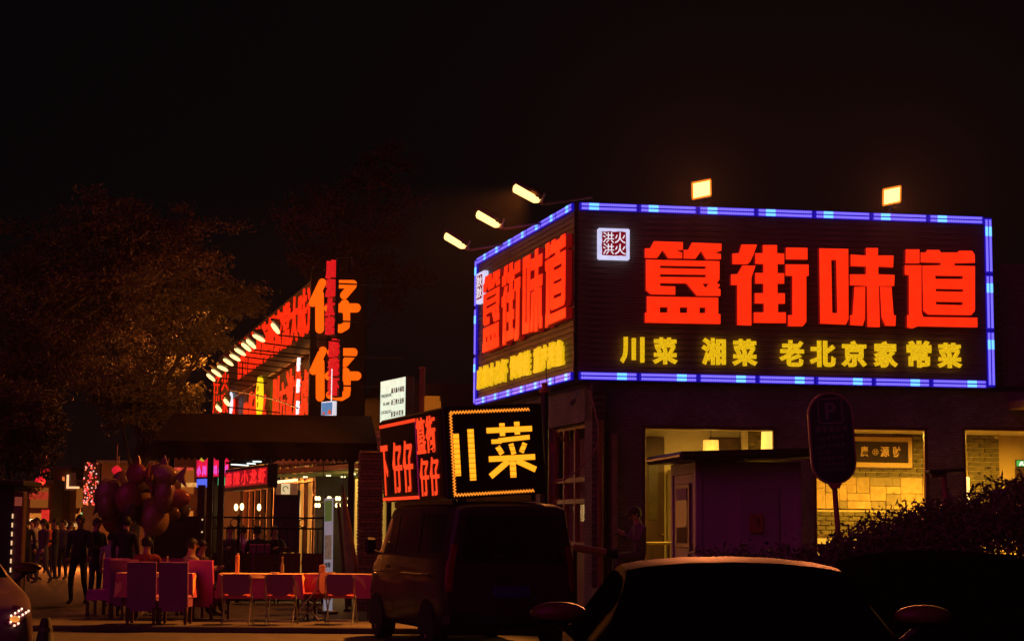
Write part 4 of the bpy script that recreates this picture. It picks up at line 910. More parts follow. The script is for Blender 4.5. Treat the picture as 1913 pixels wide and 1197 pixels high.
ld = bpy.data.lights.new('room_light', 'AREA'); ld.size = 2.5; ld.energy = 130; ld.color = (1, .62, .18); lo = bpy.data.objects.new('room_light', ld); col.objects.link(lo); lo.location = FS.w(LZ - 4.5, 1.7, 3.4)

# tower sign with the two orange characters facing the camera
tw = thing('tower_sign', 'dark upright sign with two stacked orange characters', 'sign', cz0, FZ.rz)
tu1 = FZ.uv(684, 640)[0]; tz1 = FZ.uv(620, 506)[1]; tz0 = FZ.uv(620, 776)[1]
m = MB(); m.box((tu1 / 2, .3, (tz0 + tz1) / 2), (tu1, .5, tz1 - tz0), bev=.02); obj('case', m, mat('tower_case', (.007, .004, .006), .7, spec=.2), tw)
m = MB(); m.box((tu1 / 2, .35, tz0 / 2 + .05), (tu1 * .7, .3, tz0 - .1)); obj('support', m, DARKM, tw)
m = MB()
for a, b in (((632, 478), (632, 508)), ((660, 478), (660, 508)), ((632, 478), (660, 478))):
    p, q = FZ.uv(*a), FZ.uv(*b); m.tube([(p[0], .3, p[1]), (q[0], .3, q[1])], .025, 5)
obj('frame', m, DARKM, tw)
def cap(par, root_off, pts, th, k, m_=ORAL):
    """rounded stroke through pixel points"""
    P = [FZ.uv(x, y, -.05) for x, y in pts]; m = MB(); r = th * 1.15 / 2 / 75.5
    prs = []
    for i in range(len(P) - 1):
        a, b = Vector(P[i]), Vector(P[i + 1]); d = (b - a).normalized(); n_ = Vector((-d.y, d.x)); q0 = math.atan2(n_.y, n_.x); out = []
        for j in range(9): q = q0 + math.pi * j / 8; out.append((a.x + r * math.cos(q), a.y + r * math.sin(q)))
        for j in range(9): q = q0 + math.pi + math.pi * j / 8; out.append((b.x + r * math.cos(q), b.y + r * math.sin(q)))
        m.prism(out, -.05 - .003 * (k + i), .05); 
    return obj('stroke', m, m_, par)
def zai(ox, oy, s_):
    e = bpy.data.objects.new('orange_character', None); col.objects.link(e); e.parent = tw; e['label'] = 'glowing orange character'
    T = lambda l: [(ox + x / s_, oy + y / s_) for x, y in l]
    for k, (pts, th) in enumerate((([(226, 405), (103, 668)], 13), ([(190, 560), (193, 1015)], 14), ([(335, 425), (630, 425)], 13), ([(628, 440), (515, 570)], 13), ([(520, 690), (532, 760)], 15), ([(545, 720), (548, 930)], 11), ([(535, 975), (470, 1012), (322, 985)], 13), ([(308, 738), (675, 738)], 14))):
        cap(e, 0, T(pts), th, k * 2)
zai(570, 470, 7.04); zai(571, 597, 7.04)
# upright red blade signs seen almost edge on
for (px0, px1, py0, py1, tx, lb) in ((610, 629, 486, 628, '川湘大馆', 'upper red blade sign crossing the top orange character'), (614, 638, 632, 742, '麻辣虾', 'lower red blade sign crossing the bottom orange character')):
    Yb = 43.4; pc = at((px0 + px1) / 2, (py0 + py1) / 2, Yb); h_ = (py1 - py0) / FPX * Yb; wv = (px1 - px0) / FPX * Yb
    t = thing('blade_sign', lb, 'sign', (pc.x, pc.y, pc.z - h_ / 2), R(-58), 'red blade signs')
    W_ = wv / math.cos(R(58)) * .70; m = MB(); m.box((0, .07, h_ / 2), (W_ * .9, .1, h_), bev=.01); obj('case', m, DARKM, t)
    for k, ch in enumerate(tx): char(ch, .012, mat('blade_red', (.01, .001, .001), .8, emit=(.78, .010, .012), es=.9, evar=.3), t, -W_ / 2, h_ - (k + 1) * h_ / len(tx) + .03, W_, h_ / len(tx) * .94, .02, .12, 'red_character')
    m = MB(); m.tube([(0, .1, h_ * .7), (.5, 1.6, h_ * .7)], .02, 5); m.tube([(0, .1, h_ * .2), (.5, 1.6, h_ * .2)], .02, 5); obj('bracket', m, DARKM, t)
# little picture lightbox under them
pc = at(611, 764, 42)
t = thing('picture_lightbox', 'small blue picture lightbox with white rim under the tower sign', 'lightbox', (pc.x, pc.y, pc.z - .17), R(-52))
m = MB(); m.box((0, .05, .17), (.52, .1, .36), bev=.01); obj('case', m, mat('lightbox_rim', (.8, .8, .8), .4, emit=(.8, .82, .9), es=.8), t)
m = MB(); m.box((0, -.004, .18), (.46, .01, .29)); obj('picture', m, mat('picture_blue', (.1, .3, .6), .4, emit=(.05, .22, .50), es=.8), t)
for x, r_ in ((-.12, .05), (.13, .08)): m = MB(); m.prism([(x + r_ * math.cos(q), .04 + r_ * 1.5 * abs(math.sin(q))) for q in [k * .3 for k in range(11)]], -.018, -.011); obj('picture_dish', m, mat('dish_red', (.6, .2, .1), .5, emit=(.6, .12, .05), es=.6), t)
m = MB(); m.tube([(.1, .05, .36), (.1, .05, 1.1)], .012, 5); obj('hanger', m, WHITEL, t)
# oval lamps on arms over the long facade
lamps = [((508, 605), (521, 622)), ((473, 626), (494, 637)), ((461, 635), (477, 650)), ((452, 642), (468, 655)), ((439, 652), (458, 663)), ((430, 663), (448, 673)), ((418, 671), (435, 682)), ((407, 684), (425, 692)), ((396, 691), (413, 703)), ((387, 699), (401, 711)), ((419, 746), (428, 757)), ((404, 758), (413, 768))]
ords = ['first', 'second', 'third', 'fourth', 'fifth', 'sixth', 'seventh', 'eighth', 'ninth', 'tenth']
for k, (a, b) in enumerate(lamps):
    u, z = FS.uv((a[0] + b[0]) / 2, (a[1] + b[1]) / 2, -1.3); uw = u
    Pa, Pb = FS.w(*((lambda q: (q[0], -1.5, q[1]))(FS.uv(a[0], a[1], -1.5)))), FS.w(*((lambda q: (q[0], -1.1, q[1]))(FS.uv(b[0], b[1], -1.1))))
    base = FS.w(u, .2, z - .25)
    t = thing('facade_lamp', ('%s oval lamp from the near end of the row on the red facade' % ords[k]) if k < 10 else ('upper' if k == 10 else 'lower') + ' of two oval lamps beside the white oval sign', 'lamp', base, 0, 'oval lamps over the red facade')
    va_, vb_ = Pa - base, Pb - base; d = vb_ - va_
    m = MB(); m.tube([va_, va_ + d * .15, va_ + d * .5, va_ + d * .85, vb_], [.02, .045, .055, .045, .02], 10); obj('lamp_tube', m, TUBEW, t, smooth=True)
    m = MB(); m.tube([va_ + Vector((0, 0, .1)), va_ + d * .5 + Vector((.03, 0, .14)), vb_ + Vector((0, 0, .1))], [.03, .09, .03], 8); obj('hood', m, BLACKM, t)
    m = MB(); m.tube([(0, 0, 0), vb_ + Vector((0, 0, -.05)), vb_], .02, 6); obj('arm', m, mat('arm_black', (.008, .006, .006), .8, spec=.1), t)
    if k in (0, 3, 6, 9):
        ld = bpy.data.lights.new('lamp_light', 'POINT'); ld.energy = 270; ld.color = (1, .27, .035); ld.shadow_soft_size = .15
        lo = bpy.data.objects.new('lamp_light', ld); col.objects.link(lo); lo.parent = t; lo.location = (Pa + Pb) / 2 + Vector((-1.3, -.3, -.1)) - base
# two cables sagging across the facade
m = MB(); m.tube([FS.w(u, -.4, z) for u, z in [FS.uv(x, y, -.4) for x, y in ((395, 718), (430, 728), (480, 738), (520, 748), (556, 762))]], .02, 5); tag(obj('facade_cable', m, BLACKM), 'thin black cable sagging across the lower red characters', 'cable')

# ================================================================== white menu lightbox, wooden post, orange box
FM = Frame((gx(757, 36), 36), R(-58))
Ym = 36.0
a = at(757, 745, Ym)
t = thing('menu_lightbox', 'bright white menu lightbox with columns of small lettering', 'lightbox', (a.x, a.y, 0), R(-66))
fm = Frame((a.x, a.y), R(-66))
uA, zA1 = fm.uv(711, 716); _, zA0 = fm.uv(711, 793); _, zB1 = fm.uv(757, 698); _, zB0 = fm.uv(757, 783)
zt_, zb_ = (zA1 + zB1) / 2, (zA0 + zB0) / 2; WM = -uA
m = MB(); m.box((-WM / 2, .1, (zt_ + zb_) / 2), (WM, .18, zt_ - zb_), bev=.01); obj('case', m, DARKM, t)
m = MB(); m.box((-WM / 2, .002, (zt_ + zb_) / 2), (WM - .03, .012, zt_ - zb_ - .03)); fc = obj('lit_face', m, mat('menu_face', (.8, .85, .75), .5, emit=(.76, .92, .70), es=.98, evar=.10), t)
INKR = mat('menu_ink_red', (.25, .04, .02), .7); INKG = mat('menu_ink_grey', (.22, .26, .24), .7)
glyphs('麻大碗小面蒸三鲜大龙虾重庆小面楼PRESEVLANDOTC', .01)
for r_, tx in enumerate(('麻大麻小麻辣', '香三鲜大龙虾', '重辣小烤鱼')):
    for k, ch in enumerate(tx): char(ch, .01, INKR, fc, -WM * .54 + k * WM * .52 / len(tx), zt_ - (.34 + .27 * r_) * (zt_ - zb_), WM * .07, (zt_ - zb_) * .13, -.004, .006)
for r_, (tx, x0, w_) in enumerate((('PRESERVE', .06, .06), ('ELAND', .14, .06), ('LOCALEAT', .06, .06))):
    for k, ch in enumerate(tx): char(ch, .01, INKG, fc, -WM * (1 - x0) + k * WM * w_ * .86, zt_ - (.40 + .19 * r_) * (zt_ - zb_), WM * w_ * .7, (zt_ - zb_) * .07, -.004, .005)
m = MB()
for x in (-WM * .2, -WM * .8): m.box((x, .12, zb_ / 2), (.08, .08, zb_))
obj('leg', m, DARKM, t)
p = at(788, 770, 35.2)
t = thing('wooden_post', 'upright brown wooden post right of the white menu lightbox', 'post', (p.x, p.y, .1)); m = MB(); zz = at(788, 690, 35.2).z - .1; m.box((0, 0, zz / 2), (.10, .12, zz), bev=.01); obj('post', m, mat('post_wood', (.28, .13, .05), .7, var=.3, sc_=5), t)
m = MB(); m.box((0, 0, zz + .02), (.13, .15, .04), bev=.01); obj('cap', m, mat('post_wood', (.2, .1, .1)), t)
p0 = at(793, 772, 35.0); zz0 = p0.z; zz1 = at(793, 739, 35.0).z
t = thing('orange_box_sign', 'plain orange box sign fixed to the wooden post', 'sign', (p0.x, p0.y, zz0), R(6))
m = MB(); m.box((.16, .12, (zz1 - zz0) / 2), (.31, .22, zz1 - zz0), bev=.012); obj('case', m, mat('box_orange', (.55, .22, .03), .6, emit=(.30, .085, .004), es=.75), t)
m = MB(); m.box((.30, .0, (zz1 - zz0) * .85), (.02, .02, .1)); obj('clip', m, DARKM, t)
m = MB(); m.tube([(.02, .12, zz1 - zz0), (.02, .12, zz1 - zz0 + .2)], .015, 5); obj('hanger', m, DARKM, t)

# ================================================================== pavilion with scalloped awning
PY = 35.6
FA = Frame((gx(300, PY), PY), R(6.0))
pv = thing('awning_pavilion', 'dark brown awning pavilion with scalloped edge over the terrace', 'pavilion', (FA.o.x, FA.o.y, .1), FA.rz)
au0, au1 = FA.uv(284, 840)[0], FA.uv(704, 840)[0]; ez = FA.uv(500, 828)[1] - .1; rz_ = FA.uv(500, 771)[1] - .1
AWN = mat('awning_canvas', (.013, .006, .007), .85, var=.25, spec=.15, sc_=3, stretch=(1, 1, 3))
D_ = 2.6
vs = [(au0, -.25, ez), (au1, -.25, ez), (au1, D_, ez), (au0, D_, ez), (au0 + .35, .5, rz_), (au1 - .1, .5, rz_), (au1 - .1, D_ - .7, rz_), (au0 + .35, D_ - .7, rz_)]
m = MB(); m.add(vs, [(0, 1, 5, 4), (1, 2, 6, 5), (2, 3, 7, 6), (3, 0, 4, 7), (4, 5, 6, 7)]); 
m.add([(x, y, z - .05) for x, y, z in vs[:4]], [(0, 1, 2, 3)]); obj('roof', m, AWN, pv)
n = 38; top = []; 
for (a, b) in (((au0, -.26), (au1, -.26)), ((au0 - .01, D_), (au0 - .01, -.26))):
    m = MB(); pts = []
    L_ = math.hypot(b[0] - a[0], b[1] - a[1]); nn = max(4, int(L_ / .12))
    vs = []; fs = []
    for k in range(nn * 4 + 1):
        t_ = k / (nn * 4); x, y = a[0] + (b[0] - a[0]) * t_, a[1] + (b[1] - a[1]) * t_; dz = .30 + .055 * abs(math.sin(math.pi * t_ * nn)); wv = .02 * math.sin(t_ * 31)
        vs += [(x, y + wv, ez + .02), (x, y + wv, ez - dz)]
    fs = [(2 * k, 2 * k + 2, 2 * k + 3, 2 * k + 1) for k in range(nn * 4)]; m.add(vs, fs); obj('valance', m, AWN, pv)
for px in (391, 412, 655):
    u = FA.uv(px, 940)[0]; m = MB(); m.box((u, .1, (ez - .1) / 2), (.115, .12, ez - .1), bev=.01); obj('post', m, mat('post_black', (.02, .015, .018), .5), pv)
for y in (.1, D_ - .2): m = MB(); m.box(((au0 + au1) / 2, y, ez - .12), (au1 - au0 - .1, .08, .1)); obj('beam', m, mat('post_black', (.02, .02, .02)), pv)
for x in (au0 + .2, au1 - .2): m = MB(); m.box((x, D_ - .2, (ez - .1) / 2), (.1, .1, ez - .1)); obj('post', m, mat('post_black', (.02, .02, .02)), pv)
# pillar clad in rough stone courses
FP = Frame((gx(671, 34.2), 34.2), R(8.65))
t = thing('stone_pillar', 'rough brown stone pillar at the right end of the awning', 'pillar', (FP.o.x, FP.o.y, .1), FP.rz)
pw = FP.uv(716, 900)[0]; phh = FP.uv(690, 840)[1] - .1
m = MB(); m.box((pw / 2, .3, phh / 2), (pw - .03, .56, phh)); core = obj('core', m, MORT if False else DARKM, t)
zc_ = 0; STP = [mat('pillar_stone_%d' % k, c, .9, var=.3, sc_=14, bump=.7) for k, c in enumerate([(.24, .13, .06), (.20, .11, .055), (.28, .15, .07)])]
while zc_ < phh - .03:
    h_ = rnd.uniform(.05, .085); h_ = min(h_, phh - zc_); q = rnd.uniform(-.012, .012)
    m = MB(); m.box((pw / 2 + q * .3, .3 + q, zc_ + h_ / 2), (pw + rnd.uniform(0, .02), .60, h_ - .008), bev=.008); obj('stone', m, rnd.choice(STP), t); zc_ += h_
# railing with ring ornaments
FB = Frame((gx(300, 37.4), 37.4), R(6.0))
b0, b1 = FB.uv(285, 990)[0], FB.uv(605, 990)[0]; zr1, zr0 = FB.uv(450, 966)[1], FB.uv(450, 986)[1]
t = thing('iron_railing', 'black iron railing with a row of rings between two rails', 'railing', (FB.o.x, FB.o.y, .1), FB.rz)
for z in (zr1 - .1, zr0 - .1, .12): m = MB(); m.box(((b0 + b1) / 2, 0, z), (b1 - b0, .04, .035), bev=.004); obj('rail', m, BLACKM, t)
k = 0; x = b0 + .1
tb = MB(); tb.tube([(0, 0, 0), (0, 0, zr0 - .22)], .011, 5); tbm = tb.mesh('baluster', BLACKM)
rg = MB(); rg.tube([(.085 * math.cos(q * .5236), 0, .085 * math.sin(q * .5236)) for q in range(13)], .012, 5, cap=False); rgm = rg.mesh('ring', BLACKM)
while x < b1:
    put('baluster', tbm, t, (x, 0, .12))
    if k % 3 == 1: put('ring', rgm, t, (x, 0, (zr0 + zr1) / 2 - .1))
    x += .155; k += 1
for x in (b0, (b0 + b1) / 2, b1): m = MB(); m.box((x, 0, (zr1 - .05) / 2), (.06, .06, zr1 - .05), bev=.006); obj('post', m, BLACKM, t)
# plaid fabric screens below the railing
PLD = checks('plaid_cloth', (.26, .12, .06), (.07, .03, .03), 6.5)
FC = Frame((gx(300, 36.8), 36.8), R(6.0))
for k in range(5):
    x0, x1 = FC.uv(384 + k * 45, 1050)[0], FC.uv(384 + (k + 1) * 45 - 3, 1050)[0]; zt_ = FC.uv(450, 1033)[1] - .1
    lb = ['leftmost', 'second from left', 'middle', 'second from right', 'rightmost'][k]
    t = thing('plaid_screen', 'plaid fabric screen under the railing, %s of five' % lb, 'screen', FC.w((x0 + x1) / 2, 0, .1), FC.rz, 'plaid screens under the railing')
    w_ = x1 - x0; m = MB(); nn = 24; vs = []
    for i in range(nn + 1):
        for z in (.08, zt_): vs.append((-w_ / 2 + w_ * i / nn, .012 * math.sin(i * 1.9 + k), z))
    m.add(vs, [(2 * i, 2 * i + 2, 2 * i + 3, 2 * i + 1) for i in range(nn)]); obj('cloth', m, PLD, t)
    m = MB()
    for z in (.06, zt_): m.tube([(-w_ / 2, .03, z), (w_ / 2, .03, z)], .015, 6)
    for x in (-w_ / 2 + .02, w_ / 2 - .02): m.tube([(x, .03, 0), (x, .03, zt_)], .015, 6)
    obj('frame', m, BLACKM, t)
# plain dark screen by the balloons
p0, p1 = at(288, 1000, 36), at(383, 1000, 36)
t = thing('plain_screen', 'plain dark plum panel standing left of the awning posts', 'screen', (p0.x, 36, .1)); zt_ = at(330, 966, 36).z - .1
m = MB(); m.box(((p1.x - p0.x) / 2, 0, zt_ / 2 + .04), (p1.x - p0.x, .05, zt_ - .08), bev=.01); obj('panel', m, mat('panel_plum', (.10, .06, .08), .7), t)
m = MB()
for x in (.05, p1.x - p0.x - .05): m.box((x, 0, .05), (.06, .5, .06), bev=.01)
obj('foot', m, BLACKM, t)
p0 = at(365, 1000, 35.9)
t = thing('cable_post', 'narrow plum post with small lights beside the plain panel', 'post', (p0.x + .1, 35.9, .1)); zt_ = at(370, 915, 35.9).z
m = MB(); m.box((0, 0, zt_ / 2), (.14, .12, zt_), bev=.01); obj('post', m, mat('panel_plum', (.1, .06, .08)), t)
for py in (970, 993, 1020): m = MB(); m.sph((.04, -.07, at(370, py, 35.9).z - .1), .016, 6, 5); obj('small_lamp', m, mat('small_lamp', (.8, .6, .4), .4, emit=(1, .6, .3), es=1.0), t)

# signs and lamps under the awning
u0, z1_ = FS.uv(421, 886, -1.6); u1, z0_ = FS.uv(494, 908, -1.6)
def rot_box(px0, py0, px1, py1, Y, rz, name, label, cat):
    pass
FLd = Frame((gx(496, 41), 41), R(-70))
uA = FLd.uv(421, 895)[0]; zt1 = FLd.uv(490, 873)[1]; zt0 = FLd.uv(490, 904)[1]
t = thing('scrolling_sign', 'long red scrolling light sign hanging below the awning edge', 'sign', FLd.w(uA / 2, 0, zt0), FLd.rz)
W_ = -uA; H_ = zt1 - zt0
m = MB(); m.box((0, .12, H_ / 2), (W_ + .2, .22, H_ + .16), bev=.015); obj('case', m, mat('sign_case', (.01, .01, .01)), t)
m = MB(); m.box((0, .002, H_ / 2), (W_, .012, H_)); fc = obj('lit_panel', m, mat('scroll_dim', (.1, .01, .01), .5, emit=(.30, .003, .008), es=.9), t)
LEDR2 = mat('scroll_red', (.3, .02, .02), .4, emit=(1.0, .02, .02), es=.95, evar=.3)
for k, ch in enumerate('麻辣小龙虾'): char(ch, .02 if (ch, .02) in _g else 'fat', LEDR2, fc, -W_ / 2 + W_ * (k + .08) / 5, .03, W_ / 5 * .84, H_ * .9, -.004, .01)
for x in (-W_ / 2 + .1, W_ / 2 - .1): m = MB(); m.tube([(x, .12, H_ + .05), (x, .12, H_ + .7)], .015, 5); obj('hanger', m, DARKM, t)
# pink neon board
FN = Frame((gx(424, 46), 46), R(-50))
uA = FN.uv(367, 890)[0]; zn1, zn0 = FN.uv(400, 852)[1], FN.uv(400, 897)[1]
t = thing('neon_board', 'pink and red neon board glimpsed between the awning posts', 'sign', FN.w(uA / 2, 0, zn0), FN.rz); W_, H_ = -uA, zn1 - zn0
m = MB(); m.box((0, .08, H_ / 2), (W_ + .1, .14, H_ + .1), bev=.01); obj('case', m, DARKM, t)
m = MB(); m.box((0, 0, H_ / 2 + .05), (W_, .012, H_ - .1)); fc = obj('lit_panel', m, mat('neon_red', (.3, .02, .1), .4, emit=(.9, .01, .06), es=.8, evar=.4), t)
for k in range(6): char('川' if k % 2 else '小', 'fat', mat('neon_pink', (.5, .2, .5), .4, emit=(.9, .12, .85), es=.85), fc, -W_ / 2 + W_ * (k + .12) / 6, H_ * .22, W_ / 8, H_ * .4, -.004, .012)
m = MB(); m.prism([(-W_ / 2, H_ * .98), (-W_ * .1, H_ * .98), (-W_ * .3, H_ * .8)], -.02, -.007); obj('yellow_burst', m, mat('neon_yellow', (.5, .5, .1), .4, emit=(.7, .55, .03), es=.7), fc)
m = MB(); m.box((-W_ * .28, 0, -.06), (W_ * .4, .012, .22)); obj('blue_strip', m, mat('neon_blue', (.1, .1, .5), .4, emit=(.10, .16, .95), es=.9), t)
m = MB(); m.box((W_ * .3, 0, -.03), (W_ * .22, .012, .2)); obj('green_strip', m, mat('neon_green', (.1, .5, .2), .4, emit=(.10, .85, .30), es=.7), t)
m = MB(); m.box((0, .1, -zn0 / 2 + .05), (.12, .12, zn0 - .1)); obj('post', m, DARKM, t)
# fluorescent tubes
for k, (x0, y0, x1, y1) in enumerate(((432, 867, 464, 869), (444, 864, 477, 866), (455, 861, 488, 862))):
    a, b = at(x0, y0, 38.2), at(x1, y1, 37.8); 
    t = thing('fluorescent_tube', '%s white fluorescent tube under the awning' % ['lowest', 'middle', 'highest'][k], 'lamp', a, 0, 'white tubes under the awning')
    m = MB(); m.tube([(0, 0, 0), b - a], .014, 8); obj('tube', m, mat('fluor', (.8, .8, .8), .4, emit=(.9, 1, .95), es=1.3), t)
    m = MB(); m.box((b - a) / 2 + Vector((0, 0, .04)), ((b - a).length, .05, .04)); obj('batten', m, DARKM, t)
# tiled eave running towards the far restaurant
FE = Frame((gx(690, 40.6), 40.6), R(-62))
t = thing('tiled_eave', 'low tiled eave with red lit edge behind the scrolling sign', 'eave', FE.w(0, 0, 0), FE.rz)
uE = FE.uv(505, 880)[0]; ze = FE.uv(660, 862)[1]
m = MB(); m.add([(uE, 0, ze), (.2, 0, ze), (.2, 1.5, ze + .8), (uE, 1.5, ze + .8)], [(0, 1, 2, 3)]); m.box((uE / 2, .05, ze - .1), (-uE + .2, .1, .12), bev=.01); obj('roof_deck', m, mat('eave_wood', (.24, .12, .07), .7), t)
tm = MB(); tm.tube([(0, 0, 0), (0, 1.5, .8)], .05, 8); tmm = tm.mesh('roof_tile', mat('roof_tile', (.20, .09, .06), .7, var=.3)); x = uE + .1
while x < .15: put('roof_tile', tmm, t, (x, -.04, ze + .03)); x += .22
m = MB(); m.box((uE / 2, 1.2, ze - .2), (-uE, 2.3, .05)); sof = obj('soffit', m, mat('soffit_green_glow', (.30, .34, .14), .6, emit=(.10, .09, .015), es=.4), t)  # soffit glows: wash of the downlights put into its colour
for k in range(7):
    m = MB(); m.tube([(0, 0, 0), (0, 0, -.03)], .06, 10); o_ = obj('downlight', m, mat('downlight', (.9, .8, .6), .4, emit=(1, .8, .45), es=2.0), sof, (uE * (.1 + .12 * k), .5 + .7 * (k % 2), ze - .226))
m = MB()
for x in (uE + .1, uE / 2, 0): m.box((x, 2.2, ze / 2), (.12, .12, ze))
obj('post', m, DARKM, t)
# chandelier bulbs
BULB = mat('warm_bulb', (.9, .7, .4), .4, emit=(1, .74, .30), es=4.0)
for k, (px, lb) in enumerate(((603, 'left chandelier with four candle bulbs behind the banner'), (641, 'right chandelier with four candle bulbs near the pillar'))):
    p = at(px, 937, 42.5)
    t = thing('chandelier', lb, 'chandelier', (p.x, p.y, p.z), 0, 'candle chandeliers under the eave')
    m = MB(); m.tube([(0, 0, -.02), (0, 0, .02)], .22, 14); m.tube([(0, 0, 0), (0, 0, 1.0)], .012, 6); obj('ring', m, BLACKM, t)
    for x, y in ((-.14, -.1), (.14, -.1), (-.1, .12), (.16, .1)):
        for z in (.08, -.08):
            m = MB(); m.sph((x, y, z), (.034, .034, .05), 8, 6); obj('bulb', m, BULB, t)
    ld = bpy.data.lights.new('chandelier_light', 'POINT'); ld.energy = 25; ld.color = (1, .6, .2); ld.shadow_soft_size = .2; l_ = bpy.data.objects.new('chandelier_light', ld); col.objects.link(l_); l_.parent = t; l_.location = (0, -.3, -.2)
for k, (px, py) in enumerate(((441, 947), (452, 946), (484, 947))):
    p = at(px, py, 46.2); t = thing('candle_lamp', 'small candle lamp inside the glazed room, %s of three' % ['left', 'middle', 'right'][k], 'lamp', p, 0, 'candle lamps in the glazed room')
    m = MB(); m.sph((0, 0, 0), (.05, .05, .09), 8, 6); obj('bulb', m, BULB, t); m = MB(); m.tube([(0, 0, -.09), (0, 0, -.14), (0, .3, -.14)], .012, 5); obj('bracket', m, DARKM, t)
# lit mural panel
p = at(535, 912, 41.5)
t = thing('mural_panel', 'small lit panel with a curl motif under a glowing strip', 'panel', (p.x, p.y, p.z - .14), R(-8))
m = MB(); m.box((0, .04, .13), (.50, .06, .26), bev=.006); obj('board', m, mat('mural_board', (.4, .2, .1), .6, emit=(.22, .08, .03), es=.5), t)
m = MB(); m.box((-.02, .004, .13), (.2, .01, .24)); obj('picture', m, mat('mural_white', (.8, .7, .5), .5, emit=(.9, .68, .34), es=.8), t)
m = MB(); m.tube([(.06 * math.cos(q * .5) - .02, -.004, .13 + .06 * math.sin(q * .5)) for q in range(10)], .01, 5); obj('curl', m, BLACKM, t)
m = MB(); m.box((0, 0, .31), (.52, .05, .06), M=Euler((0, R(-6), 0)).to_matrix(), bev=.01); obj('light_strip', m, mat('warm_strip', (.9, .8, .5), .4, emit=(1, .85, .45), es=1.4), t)
m = MB(); m.box((0, .1, -.6), (.6, .05, 1.4)); obj('back_board', m, DARKM, t)

# roll-up banner
p = at(614, 1066, 32.6); zt_ = at(617, 930, 32.6).z - .1
t = thing('rollup_banner', 'tall narrow white banner with food pictures standing by the plaid screens', 'banner', (p.x, 32.6, .1), R(-62)); t.rotation_euler = (0, R(-1.5), R(-62))
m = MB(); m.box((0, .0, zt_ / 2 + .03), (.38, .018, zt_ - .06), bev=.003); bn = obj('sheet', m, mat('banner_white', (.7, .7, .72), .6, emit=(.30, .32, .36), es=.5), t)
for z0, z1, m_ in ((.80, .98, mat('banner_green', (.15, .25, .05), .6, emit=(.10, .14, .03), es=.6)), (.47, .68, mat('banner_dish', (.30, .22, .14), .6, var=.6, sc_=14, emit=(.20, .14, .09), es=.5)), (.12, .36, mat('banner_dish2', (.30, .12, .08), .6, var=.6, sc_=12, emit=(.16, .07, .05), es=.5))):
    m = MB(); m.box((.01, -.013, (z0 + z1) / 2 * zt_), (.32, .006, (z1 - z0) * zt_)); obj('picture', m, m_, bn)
for k in range(4): char('鱼虾川菜'[k], 'fat', mat('ink', (.08, .03, .02)), bn, -.14 + k * .07, zt_ * .40, .055, .09, -.012, .004)
m = MB(); m.box((0, 0, .03), (.42, .24, .06), bev=.02); obj('base', m, BLACKM, t); m = MB(); m.tube([(0, .03, .05), (0, .03, zt_)], .01, 5); obj('pole', m, BLACKM, t)
# folded parasol
a = at(668, 1062, 33.2); b = at(640, 905, 33.2)
t = thing('folded_parasol', 'folded dark red parasol leaning behind the banner', 'parasol', (a.x, 33.2, .1)); v_ = b - Vector((a.x, 33.2, .1))
m = MB(); m.tube([(0, 0, 0), v_], .018, 8); obj('pole', m, WOOD, t)
m = MB(); m.tube([v_ * .25, v_ * .35, v_ * .7, v_ * .95], [.10, .12, .07, .02], 9); obj('canopy', m, mat('parasol_cloth', (.18, .05, .04), .8, var=.3), t)
a = at(650, 1062, 33.6); b = at(632, 940, 33.6); v2 = b - a; v2.z = v2.z
t = thing('leaning_pole', 'thin timber pole leaning beside the folded parasol', 'pole', (a.x, 33.6, .1)); m = MB(); m.tube([(0, 0, 0), b - Vector((a.x, 33.6, .1))], .03, 8); obj('shaft', m, WOOD, t); m = MB(); m.tube([(0, 0, 0), (0, 0, .05)], .07, 10); obj('foot', m, BLACKM, t)

# ================================================================== tables, cloths, chairs
GOLD = mat('gold_cloth', (.72, .42, .20), .75, var=.15, sc_=4); MAG = mat('magenta_cloth', (.55, .10, .20), .8, var=.15, sc_=3)
CH_M = mat('magenta_cover', (.46, .05, .30), .85, var=.12, sc_=3); CH_P = mat('plum_cover', (.22, .05, .18), .85, var=.12, sc_=3)
def clothmesh(w_, d_, drop, z, wav, seed, corner=0.0):
    r = random.Random(seed); n = 14; ring = []
    per = [(-w_ / 2 + w_ * k / n, -d_ / 2) for k in range(n)] + [(w_ / 2, -d_ / 2 + d_ * k / n) for k in range(n)] + [(w_ / 2 - w_ * k / n, d_ / 2) for k in range(n)] + [(-w_ / 2, d_ / 2 - d_ * k / n) for k in range(n)]
    N = len(per); vs = []; m = MB()
    for lv in range(5):
        f = lv / 4
        for i, (x, y) in enumerate(per):
            q = math.sin(i * 1.7 + seed) * wav * f; l = math.hypot(x, y)
            c = corner * max(0, 1 - 4 * min(abs(((i % n) / n)), abs(1 - (i % n) / n)))
            vs.append((x * (1 + (q + .03 * f) / l), y * (1 + (q + .03 * f) / l), z - f * (drop + c) + (0 if lv else .004)))
    fs = [tuple(range(N))] + [(l * N + i, l * N + (i + 1) % N, (l + 1) * N + (i + 1) % N, (l + 1) * N + i) for l in range(4) for i in range(N)]
    m.add(vs, fs); return m
